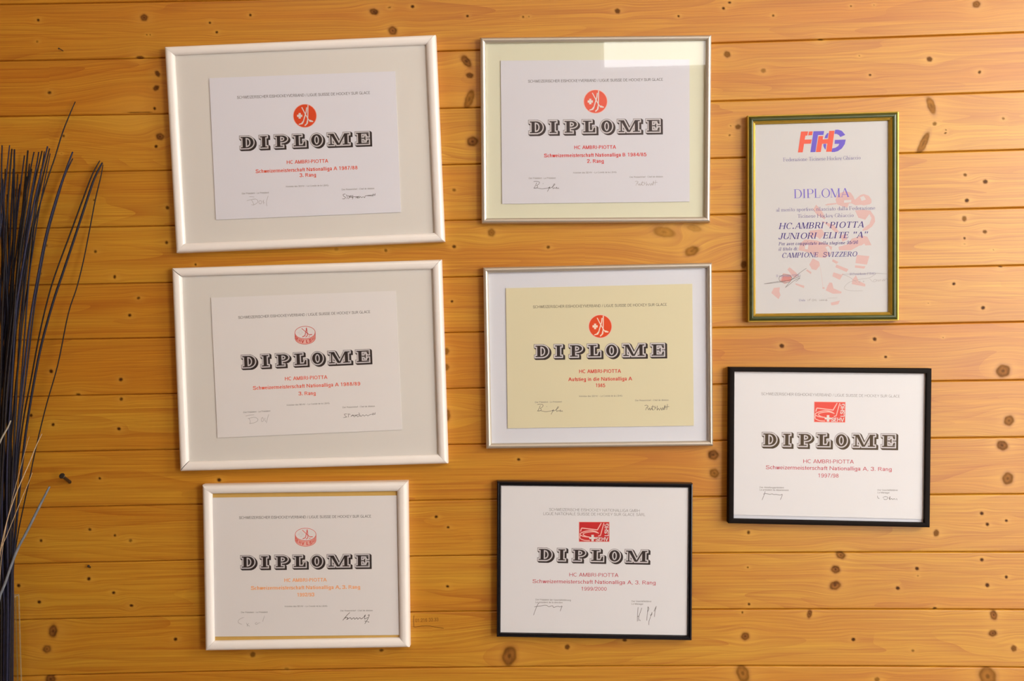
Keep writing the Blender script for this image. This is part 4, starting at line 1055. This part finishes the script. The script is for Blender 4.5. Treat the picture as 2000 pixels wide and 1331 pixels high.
# 1997/98, matt black frame, right
root, o, Y, pp, bk = diploma('matt black framed diploma of 1997/98, hanging below the green and gold frame',
    [(1424.8, 717.6), (1820, 720.3), (1816.3, 1031), (1422.8, 1023)], [(1435, 726.3), (1809.8, 730.2), (1805.6, 1022.2), (1433.4, 1014.3)], .015, PROF_FLAT, [M_['matt_black_frame']],
    True, M_['mat_white'], [(1431, 722), (1813, 726), (1809, 1015.1), (1430, 1005.9)], M_['paper_white'], recess=.005)
fill(pp, o, Y, [(HEAD, (1486.8, 772.2), (1757.6, 777.1), 5.3, 'light')], ('DIPLOME', (1487.4, 873.8), (1750.8, 877.2), 30.0), GREY, INKB,
     [('HC AMBRI-PIOTTA', (1569, 905.1), (1667.5, 906.1), 7.4, 'reg'), ('Schweizermeisterschaft Nationalliga A, 3. Rang', (1495.6, 916.8), (1741.4, 920.7), 7.4, 'reg'), ('1997/98', (1598.3, 933), (1637.8, 933.4), 7.4, 'reg')], CRIM,
     [('Der Abteilungspräsident', (1483.8, 954), (1530.9, 954.5), 3.1, 'small'), ('Le président du département', (1483.8, 958.6), (1540.1, 959.6), 3.1, 'small'),
      ('Der Geschäftsführer', (1714, 959.2), (1753.7, 959.6), 3.1, 'small'), ('Le Manager', (1714, 964.1), (1737.5, 964.5), 3.1, 'small')], hcol=SMALL)
emblem_flag([(1590.8, 785.6), (1650.8, 786.3), (1650.2, 825.3), (1590.5, 824.4)], LOGR, Y, pp, o)
pen([[(176, 1128), (165, 1165), (145, 1215)], [(158, 1155), (180, 1150), (205, 1153), (225, 1158), (245, 1152), (262, 1160), (285, 1158), (305, 1162), (328, 1165), (347, 1158), (340, 1185), (328, 1212)]], (1460, 740), 5.118, .8, PEN, Y, pp, o)
pen([[(1298, 1172), (1304, 1195), (1318, 1198)], [(1352, 1192), (1375, 1180), (1402, 1188), (1395, 1205), (1372, 1210), (1360, 1200)], [(1415, 1205), (1425, 1180), (1420, 1210), (1440, 1200), (1452, 1210), (1465, 1200), (1478, 1212)], [(1488, 1198), (1495, 1215)]], (1460, 740), 5.118, .75, PEN, Y, pp, o)

# federation diploma, green and gold frame
root, o, Y, pp, bk = diploma('tall portrait diploma in a green and gold frame with a blue and red letter emblem',
    [(1460.4, 225.2), (1756.8, 216.5), (1756.6, 627.2), (1461.4, 630)], [(1477, 242), (1738, 234.2), (1738, 609.6), (1477.6, 613)], .014, PROF_GREEN, [M_['green_frame'], M_['gold']],
    False, M_['card_right'], [(1473, 238), (1741, 231), (1741, 613), (1473, 617)], M_['paper_right'], recess=.0075)
P = Print(Y)
def z1(pts): return [(1480 + x / 7.004, 230 + y / 7.004) for x, y in pts]
def z2(pts): return [(1480 + x / 6.052, 390 + y / 6.052) for x, y in pts]
# pale pink players printed behind the words
blobs = [z1(p) for p in ([(1130, 1030), (1200, 1005), (1270, 1025), (1310, 1080), (1325, 1130), (1400, 1060), (1450, 1045), (1520, 1070), (1555, 1120), (1555, 1170), (1500, 1190), (1420, 1192), (1340, 1200), (1280, 1172), (1200, 1170), (1130, 1200), (1080, 1180), (1065, 1120), (1090, 1060)],
    [(925, 1188), (1060, 1172), (1060, 1182), (925, 1200)])]
blobs += [z2(p) for p in ([(925, 0), (1345, 0), (1330, 55), (1250, 70), (1180, 45), (1080, 40), (1060, 95), (1000, 80), (940, 60)], [(690, 60), (760, 140), (800, 215), (790, 235), (700, 180), (655, 120)], [(1150, 130), (1240, 120), (1330, 130), (1380, 200), (1388, 260), (1350, 320), (1290, 362), (1235, 372), (1250, 340), (1320, 290), (1345, 220), (1320, 170), (1270, 240), (1190, 215)],
    [(610, 370), (760, 350), (790, 410), (735, 470), (700, 440), (620, 450)], [(480, 600), (500, 520), (560, 470), (700, 485), (800, 520), (880, 560), (860, 640), (800, 690), (700, 682), (640, 640), (560, 615)], [(1060, 530), (1110, 465), (1230, 425), (1295, 440), (1345, 540), (1200, 545), (1100, 602), (960, 600), (955, 560)],
    [(1170, 655), (1320, 670), (1290, 770), (1155, 752)], [(1150, 778), (1272, 790), (1258, 818), (1148, 805)], [(650, 695), (725, 735), (735, 780), (690, 835), (640, 825), (608, 770)], [(930, 768), (1072, 825), (1050, 858), (918, 800)], [(900, 840), (1012, 880), (970, 950), (882, 908)],
    [(850, 980), (880, 985), (895, 1050), (992, 1092), (985, 1110), (890, 1115), (803, 1075), (830, 1010)], [(1160, 895), (1190, 960), (1272, 1000), (1268, 1030), (1112, 1000), (1118, 950)], [(375, 800), (452, 862), (480, 900), (430, 930), (350, 828)], [(300, 870), (400, 890), (390, 960), (320, 1000), (260, 960)], [(445, 990), (552, 1020), (545, 1048), (448, 1008)],
    [(190, 1045), (262, 1038), (255, 1090), (270, 1130), (245, 1178), (160, 1105)], [(862, 1220), (972, 1195), (950, 1240), (870, 1252)], [(582, 825), (636, 860), (628, 882), (572, 842)], [(890, 705), (955, 740), (930, 762), (878, 730)], [(820, 50), (930, 40), (930, 56), (815, 70)], [(750, 250), (900, 300), (960, 380), (930, 400), (840, 320)], [(980, 430), (1040, 400), (1060, 470), (1000, 500)])]
for b_ in blobs: P.add([b_], 0, 0)
# the paper shows through as visor, hands and stripes
for p in ([(1180, 1130), (1280, 1125), (1278, 1160), (1180, 1165)], [(1400, 1090), (1450, 1070), (1480, 1120), (1420, 1140)]): P.add([z1(p)], 1, 1)
for p in ([(560, 540), (600, 530), (590, 590), (555, 585)], [(860, 850), (880, 830), (1000, 875), (990, 890)], [(800, 560), (835, 550), (870, 610), (840, 640)], [(1200, 560), (1260, 520), (1270, 540), (1210, 580)]): P.add([z2(p)], 1, 1)
P.add(ribbon(z2([(735, 790), (755, 900), (770, 1040)]), .5), 0, 0); P.add([z2(rect(765, 1038, 790, 1056))], 0, 0)
P.link('printed_picture', [PINK, M_['paper_right']], pp, o)
P = Print(Y)
P.add([z1(p) for p in ([(592, 190), (690, 187), (678, 245), (652, 247), (642, 300), (738, 298), (727, 355), (633, 358), (615, 474), (550, 476)], [(701, 190), (752, 187), (743, 239), (690, 243)],
    [(832, 252), (896, 250), (863, 469), (795, 471)], [(978, 180), (1050, 178), (1010, 465), (935, 467)], [(880, 298), (985, 292), (975, 354), (870, 358)])], 0, 2)
P.add([z1(p) for p in ([(763, 186), (908, 182), (899, 236), (824, 239), (788, 471), (720, 473)], [(950, 212), (968, 210), (955, 280), (912, 282), (925, 246)], [(898, 360), (938, 358), (928, 440), (910, 417), (898, 388)],
    [(1058, 166), (1100, 164), (1150, 180), (1197, 236), (1130, 265), (1108, 236), (1080, 222), (1050, 222)], [(1055, 304), (1204, 300), (1190, 362), (1150, 422), (1095, 458), (1050, 470), (1010, 471), (1018, 420), (1060, 412), (1100, 388), (1116, 358), (1050, 358)])], 1, 2)
P.link('emblem', [SALM, BLUE], pp, o)
lettering('header_lettering', [('Federazione Ticinese Hockey Ghiaccio', (1529.7, 315.7), (1681, 311.4), 7.4, 'serif')], BLUT, Y - .0001, pp, o)
lettering('title_lettering', [('DIPLOMA', (1550.7, 387.5), (1659.2, 384.9), 17.3, 'didone')], BLUE, Y - .0001, pp, o)
lettering('award_lettering', [('al merito sportivo, rilasciato dalla Federazione', (1516, 413.6), (1709.3, 409.5), 7.2, 'serif'), ('Ticinese Hockey Ghiaccio', (1557.7, 425.9), (1667.2, 423.9), 7.2, 'serif')], BLUT, Y - .0001, pp, o)
I_ = dict(shear=.24)
lettering('award_lettering', [("HC.AMBRI' PIOTTA", (1520.5, 447.8), (1687.4, 444.5), 11.9, 'ital', I_), ('JUNIORI  ELITE "A"', (1520.5, 467.7), (1696, 464.4), 11.9, 'ital', I_), ('Per aver conquistato nella stagione 95/96', (1520.5, 479.7), (1676.3, 476.7), 6.4, 'ital', I_),
    ('il titolo di:', (1520.5, 490), (1559, 489.1), 6.4, 'ital', I_), ('CAMPIONE  SVIZZERO', (1527.9, 504), (1674.5, 501), 9.6, 'ital', I_)], BLUD, Y - .0001, pp, o)
for it in [('Il segretario FTHG', (1515.9, 541.4), (1563.4, 540.2), 4.4, 'serif'), ('Il Presidente FTHG', (1659.8, 537.6), (1709.7, 536.7), 4.4, 'serif'), ('Data', (1560.6, 588.8), (1572.8, 588.4), 4.2, 'serif')]:
    lettering('caption_lettering', [it], BLUT, Y - .0001, pp, o)
pen([[(75, 997), (200, 985), (330, 965), (440, 930), (505, 905)], [(75, 997), (240, 970), (360, 958), (470, 918)], [(575, 812), (480, 880), (400, 950), (325, 1042)], [(325, 1042), (380, 1000), (430, 960), (500, 925), (450, 970)], [(300, 890), (255, 920), (262, 965), (320, 985), (380, 970), (405, 930), (370, 895), (300, 890)]], (1480, 390), 6.052, .6, PEN, Y - .0001, pp, o)
pen([[(x, 905 + (x - 300) * .1), (x - 22, 965)] for x in range(305, 410, 12)], (1480, 390), 6.052, .7, RED3, Y - .0001, pp, o)
pen([[(1000, 885), (1150, 878), (1290, 876), (1400, 872), (1525, 880)], [(1000, 885), (1080, 915), (1170, 980)], [(1400, 875), (1320, 925), (1200, 945), (1080, 980), (1025, 1035), (1040, 1065), (1120, 1080), (1240, 1078)], [(1190, 965), (1200, 980), (1212, 960)], [(1240, 970), (1255, 962), (1250, 980)], [(1320, 935), (1360, 975)], [(1400, 945), (1375, 950), (1368, 972), (1390, 970), (1410, 948), (1408, 970)], [(1425, 945), (1428, 968), (1450, 945), (1452, 968)], [(1470, 945), (1475, 965), (1492, 940), (1495, 962), (1520, 935), (1535, 950)]], (1480, 390), 6.052, .5, PENCIL, Y - .0001, pp, o)
pen([[(588, 1180), (592, 1200)], [(600, 1190), (622, 1175), (605, 1200)], [(655, 1178), (642, 1190), (652, 1202), (665, 1188), (655, 1178)], [(685, 1178), (672, 1192), (692, 1190), (688, 1202)], [(730, 1178), (733, 1200)], [(748, 1180), (745, 1192), (758, 1190), (760, 1178), (757, 1200)], [(772, 1180), (769, 1192), (782, 1190), (784, 1178), (781, 1200)], [(815, 1175), (800, 1190), (812, 1200), (820, 1188), (805, 1190)]], (1480, 390), 6.052, .55, PENCIL, Y - .0001, pp, o)
pen([[(825, 1167), (940, 1163)], [(725, 1196), (825, 1192)]], (1480, 390), 6.052, .4, PENCIL, Y - .0001, pp, o)

# ------------------------------------------------------------------ pencil note and nails on the wall
P = Print(-0.0002)
x = 0
note = []
for ch in '01.216 33.33':
    g_, adv = glyph(ch, .10, .09, False, .7)
    for p in g_: note.append([(a + x, b) for a, b in p])
    x += adv + .08
u = np.array([46.5, -2.2]); u = u / np.hypot(*u); up = np.array([u[1], -u[0]]); k = 46.0 / x
P.add([[np.array([811.3, 1216.0]) + u * (a * k) + up * (b * 6.6) for a, b in p] for p in note])
P.add(ribbon(curve([(808.5, 1203), (807.8, 1212), (808.3, 1222), (809.3, 1225.5), (824, 1223.6), (838, 1223.4), (850, 1225.4), (866.5, 1228.2)], 4), .9))
n_ = P.link('pencil_note', ink('pencil_graphite', (0.16, 0.065, 0.012, 1)), wall, None)

def nail(base, tip, r_head, r_shaft, label, length, colr):
    """nail driven into the boards: base pixel on the wall, length sticking out towards tip pixel"""
    b = unproj(np.array([base[0]]), np.array([base[1]]), 0.0)[0]
    t = unproj(np.array([tip[0]]), np.array([tip[1]]), -length)[0]
    root = empty('nail', b); tag(root, label, 'nail', 'nails in the boards')
    ax = (t - b) / np.linalg.norm(t - b)
    s1 = np.cross(ax, [0, 0, 1.0]); s1 /= np.linalg.norm(s1); s2 = np.cross(ax, s1)
    def tube(name, prof, m):
        N = 16; v = []; f = []
        for (d, r) in prof:
            for i in range(N):
                a = 2 * math.pi * i / N; v.append(b + ax * d + (s1 * math.cos(a) + s2 * math.sin(a)) * r)
        for j in range(len(prof) - 1):
            for i in range(N): f.append((j * N + i, j * N + (i + 1) % N, (j + 1) * N + (i + 1) % N, (j + 1) * N + i))
        f.append(tuple(range(N))[::-1]); f.append(tuple(range((len(prof) - 1) * N, len(prof) * N)))
        return link(name, v, f, m, None, root, b)
    Ln = float(np.linalg.norm(t - b))
    tube('shank', [(-.004, r_shaft), (Ln - .001, r_shaft)], colr)
    tube('head', [(Ln - .0012, r_shaft), (Ln - .0008, r_head * .95), (Ln, r_head), (Ln + .0006, r_head * .9), (Ln + .0007, r_head * .5)], colr)
    return root
dark_steel = mat('dark_steel', (0.10, 0.085, 0.07, 1), .35, metal=.9, nscale=300)
nail((136.5, 942), (121, 930), .0046, .0026, 'dark nail sticking out of the boards beside the twigs', .026, dark_steel)
nail((123, 99), (115, 94.8), .0013, .0008, 'thin small nail in the upper left board', .020, dark_steel)
nail((176, 1108.5), (173, 1106.5), .0022, .0014, 'short bright headed nail below the dark sticking out nail', .006, dark_steel)

# ------------------------------------------------------------------ clear vase with twigs
VX1 = float(unproj(np.array([37.5]), np.array([1163.0]), -.02)[0][0]); VZ = float(unproj(np.array([37.5]), np.array([1163.0]), -.02)[0][2])
VX0 = VX1 - .115; VY0, VY1 = -.135, -.02
vo = np.array([(VX0 + VX1) / 2, (VY0 + VY1) / 2, 0.0])
vroot = empty('floor_vase', vo); tag(vroot, 'tall clear square vase holding the dark twigs at the left edge', 'vase')
tw = .004
for (a, b, c, d) in ((VX1 - tw, VX1, VY0, VY1), (VX0, VX0 + tw, VY0, VY1), (VX0 + tw, VX1 - tw, VY0, VY0 + tw), (VX0 + tw, VX1 - tw, VY1 - tw, VY1)):
    v, f = box_geo(a, b, c, d, 0.0, VZ); link('side_wall', v, f, MATS['vase'], None, vroot, vo)
glint_m = bpy.data.materials.new('vase_edge_glint'); glint_m.use_nodes = True  # pale straw colour paints the glint along the vase's corners and rim
nt_ = glint_m.node_tree; pb = nt_.nodes['Principled BSDF']; pb.inputs['Base Color'].default_value = (0.55, 0.47, 0.30, 1); pb.inputs['Roughness'].default_value = .2
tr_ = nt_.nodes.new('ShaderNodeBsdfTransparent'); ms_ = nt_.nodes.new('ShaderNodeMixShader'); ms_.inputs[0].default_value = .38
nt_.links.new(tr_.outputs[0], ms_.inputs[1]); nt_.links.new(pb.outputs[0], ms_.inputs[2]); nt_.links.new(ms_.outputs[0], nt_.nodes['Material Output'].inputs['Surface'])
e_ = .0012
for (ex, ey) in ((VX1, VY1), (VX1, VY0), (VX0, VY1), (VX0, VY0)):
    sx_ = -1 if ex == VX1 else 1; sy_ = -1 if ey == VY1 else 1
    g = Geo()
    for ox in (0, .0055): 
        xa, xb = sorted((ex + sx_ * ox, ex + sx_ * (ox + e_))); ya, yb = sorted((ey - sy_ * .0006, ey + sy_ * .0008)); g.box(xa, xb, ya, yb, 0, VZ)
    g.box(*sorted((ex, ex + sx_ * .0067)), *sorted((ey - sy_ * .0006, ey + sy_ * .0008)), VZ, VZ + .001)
    g.link('corner_edge_glint', [glint_m], vroot, vo)
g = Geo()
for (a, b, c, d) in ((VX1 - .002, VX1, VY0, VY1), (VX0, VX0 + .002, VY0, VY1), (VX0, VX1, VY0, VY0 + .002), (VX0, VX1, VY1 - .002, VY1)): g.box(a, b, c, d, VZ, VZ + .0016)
g.link('rim', [glint_m], vroot, vo)
v, f = box_geo(VX0 + tw, VX1 - tw, VY0 + tw, VY1 - tw, 0.0, .012); link('base', v, f, MATS['vase'], None, vroot, vo)

navy = mat('dark_navy_twig', (0.013, 0.013, 0.026, 1), .5, spec=.22, nscale=200, noise=.5)
navy2 = mat('navy_twig', (0.020, 0.021, 0.050, 1), .5, spec=.22, nscale=200, noise=.5)
brown = mat('blackish_twig', (0.016, 0.012, 0.013, 1), .5, spec=.22, nscale=200, noise=.5)
slate = mat('slate_blue_reed', (0.17, 0.19, 0.225, 1), .45, nscale=120, noise=.4)
straw = mat('pale_straw', (0.50, 0.36, 0.22, 1), .5, nscale=150, noise=.3)

def tube_along(pts, radii, N=7):
    P3 = np.array(pts); n = len(P3); v = []; f = []
    tang = np.gradient(P3, axis=0)
    for i in range(n):
        t = tang[i] / np.linalg.norm(tang[i]); s1 = np.cross(t, [0, 1.0, 0]); s1 /= np.linalg.norm(s1); s2 = np.cross(t, s1)
        for k in range(N):
            a = 2 * math.pi * k / N; v.append(P3[i] + (s1 * math.cos(a) + s2 * math.sin(a)) * radii[i])
    for i in range(n - 1):
        for k in range(N): f.append((i * N + k, i * N + (k + 1) % N, (i + 1) * N + (k + 1) % N, (i + 1) * N + k))
    f.append(tuple(range(N))[::-1]); f.append(tuple(range((n - 1) * N, n * N)))
    return v, f

trng = random.Random(11)
def twig(path, ytip, wpx, m, label, name='twig', ybase=None, group='dark twigs in the vase', floor=True, cat='twig'):
    """path = photo pixels from tip down; the twig leans from the vase towards the wall"""
    n = len(path); pts = []
    ybase = ybase if ybase is not None else trng.uniform(-.10, -.05)
    L = [np.hypot(path[i][0] - path[i - 1][0], path[i][1] - path[i - 1][1]) for i in range(1, n)]
    cum = np.concatenate([[0], np.cumsum(L)]); cum /= cum[-1]
    dense = curve(path, 6)
    tot = len(dense)
    for i, q in enumerate(dense):
        u_ = i / (tot - 1); Y_ = ytip + (ybase - ytip) * u_
        pts.append(unproj(np.array([q[0]]), np.array([q[1]]), Y_)[0])
    if floor:   # on down inside the vase to its bottom
        q = pts[-1]; bx = vo[0] + max(-.04, min(.04, (q[0] - vo[0]) * .4)); by = vo[1] + max(-.04, min(.04, (q[1] - vo[1])))
        mx = max(VX0 + .008, min(VX1 - .008, q[0]))
        for k_ in range(1, 7):
            u_ = k_ / 6
            pts.append(np.array([q[0] * (1 - u_) + bx * u_, q[1] * (1 - u_) + by * u_, q[2] * (1 - u_) + .02 * u_]))
    r = wpx / 2 / 1250.0
    rad = [r * (.72 + .28 * min(1, i / 10)) for i in range(len(pts))]
    v, f = tube_along(pts, rad)
    b = pts[-1]
    o_ = link(name, v, f, m, None, None, b, True)
    return tag(o_, label, cat, group)

# single twigs one can tell apart
twig([(147, 199), (137, 222), (122, 260), (106, 312), (93, 350), (70, 430), (45, 540), (28, 680), (16, 850), (8, 1000), (4, 1120), (2, 1195)], -.006, 2.6, brown, 'tallest dark twig, its tip far above all the others', ybase=-.07)
twig([(142, 297), (128, 335), (108, 395), (90, 460), (76, 530), (60, 620), (48, 720), (34, 850), (22, 1000), (14, 1100), (10, 1195)], -.012, 4.2, navy2, 'thick navy twig, longer of a pair bending right below the tallest tip', ybase=-.08)
twig([(142, 310), (126, 345), (112, 390), (94, 455), (80, 525), (66, 610), (52, 730), (38, 850), (24, 1000), (16, 1195)], -.009, 3.0, navy, 'navy twig, shorter of a pair bending right below the tallest tip', ybase=-.07)
twig([(195, 314), (180, 342), (160, 395), (138, 455), (112, 525), (96, 575), (78, 650), (62, 735), (46, 820), (34, 920), (26, 1040), (21, 1120), (18, 1195)], -.006, 3.0, brown, 'dark twig on the left of the rightmost drooping cluster', ybase=-.06)
twig([(200, 318), (184, 350), (167, 400), (148, 458), (124, 530), (104, 590), (82, 670), (66, 750), (50, 850), (38, 960), (29, 1060), (24, 1130), (22, 1195)], -.008, 4.6, navy, 'thickest navy twig of the rightmost drooping cluster', ybase=-.07)
twig([(201, 322), (197, 345), (186, 392), (175, 450), (163, 510), (150, 562), (133, 615), (113, 713), (90, 794), (69, 881), (58, 935), (46, 990), (35, 1045), (26, 1110), (22, 1195)], -.006, 2.4, brown, 'thin knobbly dark twig farthest right, curving away from the bundle', ybase=-.055)
twig([(97, 951), (84, 976), (68, 1008), (52, 1040), (35, 1072), (22, 1105), (10, 1140), (0, 1165), (-6, 1195)], -.085, 5.0, slate, 'short thick slate blue reed with a cut pale end', 'reed', ybase=-.10, group=None, cat='reed')
twig([(82, 848), (72, 868), (57, 905), (44, 935), (30, 968), (16, 1010), (4, 1060), (-8, 1120), (-14, 1195)], -.08, 2.0, straw, 'pale straw stalk bending right in front of the navy twigs', 'straw_stalk', ybase=-.11, group='pale straw stalks in the vase', cat='stalk')
twig([(57, 853), (48, 885), (36, 930), (24, 975), (12, 1030), (2, 1100), (-4, 1195)], -.08, .9, straw, 'thin pale straw stalk left of the bending straw stalk', 'straw_stalk', ybase=-.11, group='pale straw stalks in the vase', cat='stalk')
twig([(63, 924), (55, 945), (42, 975), (28, 1010), (14, 1045), (0, 1085), (-10, 1195)], -.08, 1.2, straw, 'thin pale straw stalk beside the tip of the slate reed', 'straw_stalk', ybase=-.11, group='pale straw stalks in the vase', cat='stalk')
twig([(21, 822), (16, 834), (8, 848), (0, 864), (-14, 900), (-24, 980), (-28, 1195)], -.09, 3.4, mat('grey_green_reed', (0.30, 0.28, 0.23, 1), .5), 'short pale grey reed at the photo edge among navy twigs', 'reed', ybase=-.11, group=None, cat='reed')
# the dense bundle
BUNDLE = [((4, 284), (-6, 1195), 3.2), ((18, 284), (-14, 1195), 3), ((24, 291), (4, 1195), 4), ((27, 292), (12, 1195), 4.4), ((47, 304), (-10, 1195), 3.4), ((55, 294), (24, 1195), 4.2), ((66, 297), (-4, 1195), 3.4),
          ((76, 297), (16, 1195), 3.4), ((82, 295), (2, 1195), 3.6), ((86, 296), (20, 1195), 3), ((92, 286), (8, 1195), 4.2), ((96, 290), (-2, 1195), 3.4), ((99, 300), (12, 1195), 2.6), ((2, 300), (14, 1195), 3), ((10, 330), (-12, 1195), 3),
          ((58, 320), (6, 1195), 3), ((70, 325), (26, 1195), 2.6), ((36, 340), (18, 1195), 3.4), ((-8, 290), (2, 1195), 3.4), ((-14, 310), (10, 1195), 4), ((62, 330), (-8, 1195), 3.6), ((15, 380), (22, 1195), 2.8),
          ((40, 360), (-16, 1195), 4.2), ((52, 345), (15, 1195), 4.4), ((26, 330), (8, 1195), 4), ((72, 315), (4, 1195), 4), ((80, 330), (20, 1195), 3.6), ((5, 350), (24, 1195), 3.8), ((-4, 330), (16, 1195), 3.6), ((34, 420), (-2, 1195), 4.4), ((46, 430), (10, 1195), 4.2)]
for i, ((tx, ty), (bx, by), w_) in enumerate(BUNDLE):
    path = []
    bow = trng.uniform(-14, 10)
    for k_ in range(9):
        u_ = k_ / 8
        x_ = tx + (bx - tx) * (1 - (1 - u_) ** 2.2) + bow * math.sin(math.pi * u_) * .8 + trng.uniform(-1.2, 1.2)
        path.append((x_, ty + (by - ty) * u_))
    twig(path, trng.uniform(-.045, -.008), w_, (navy, navy2, brown)[i % 3], 'dark navy twig in the dense upright bundle at the left edge')
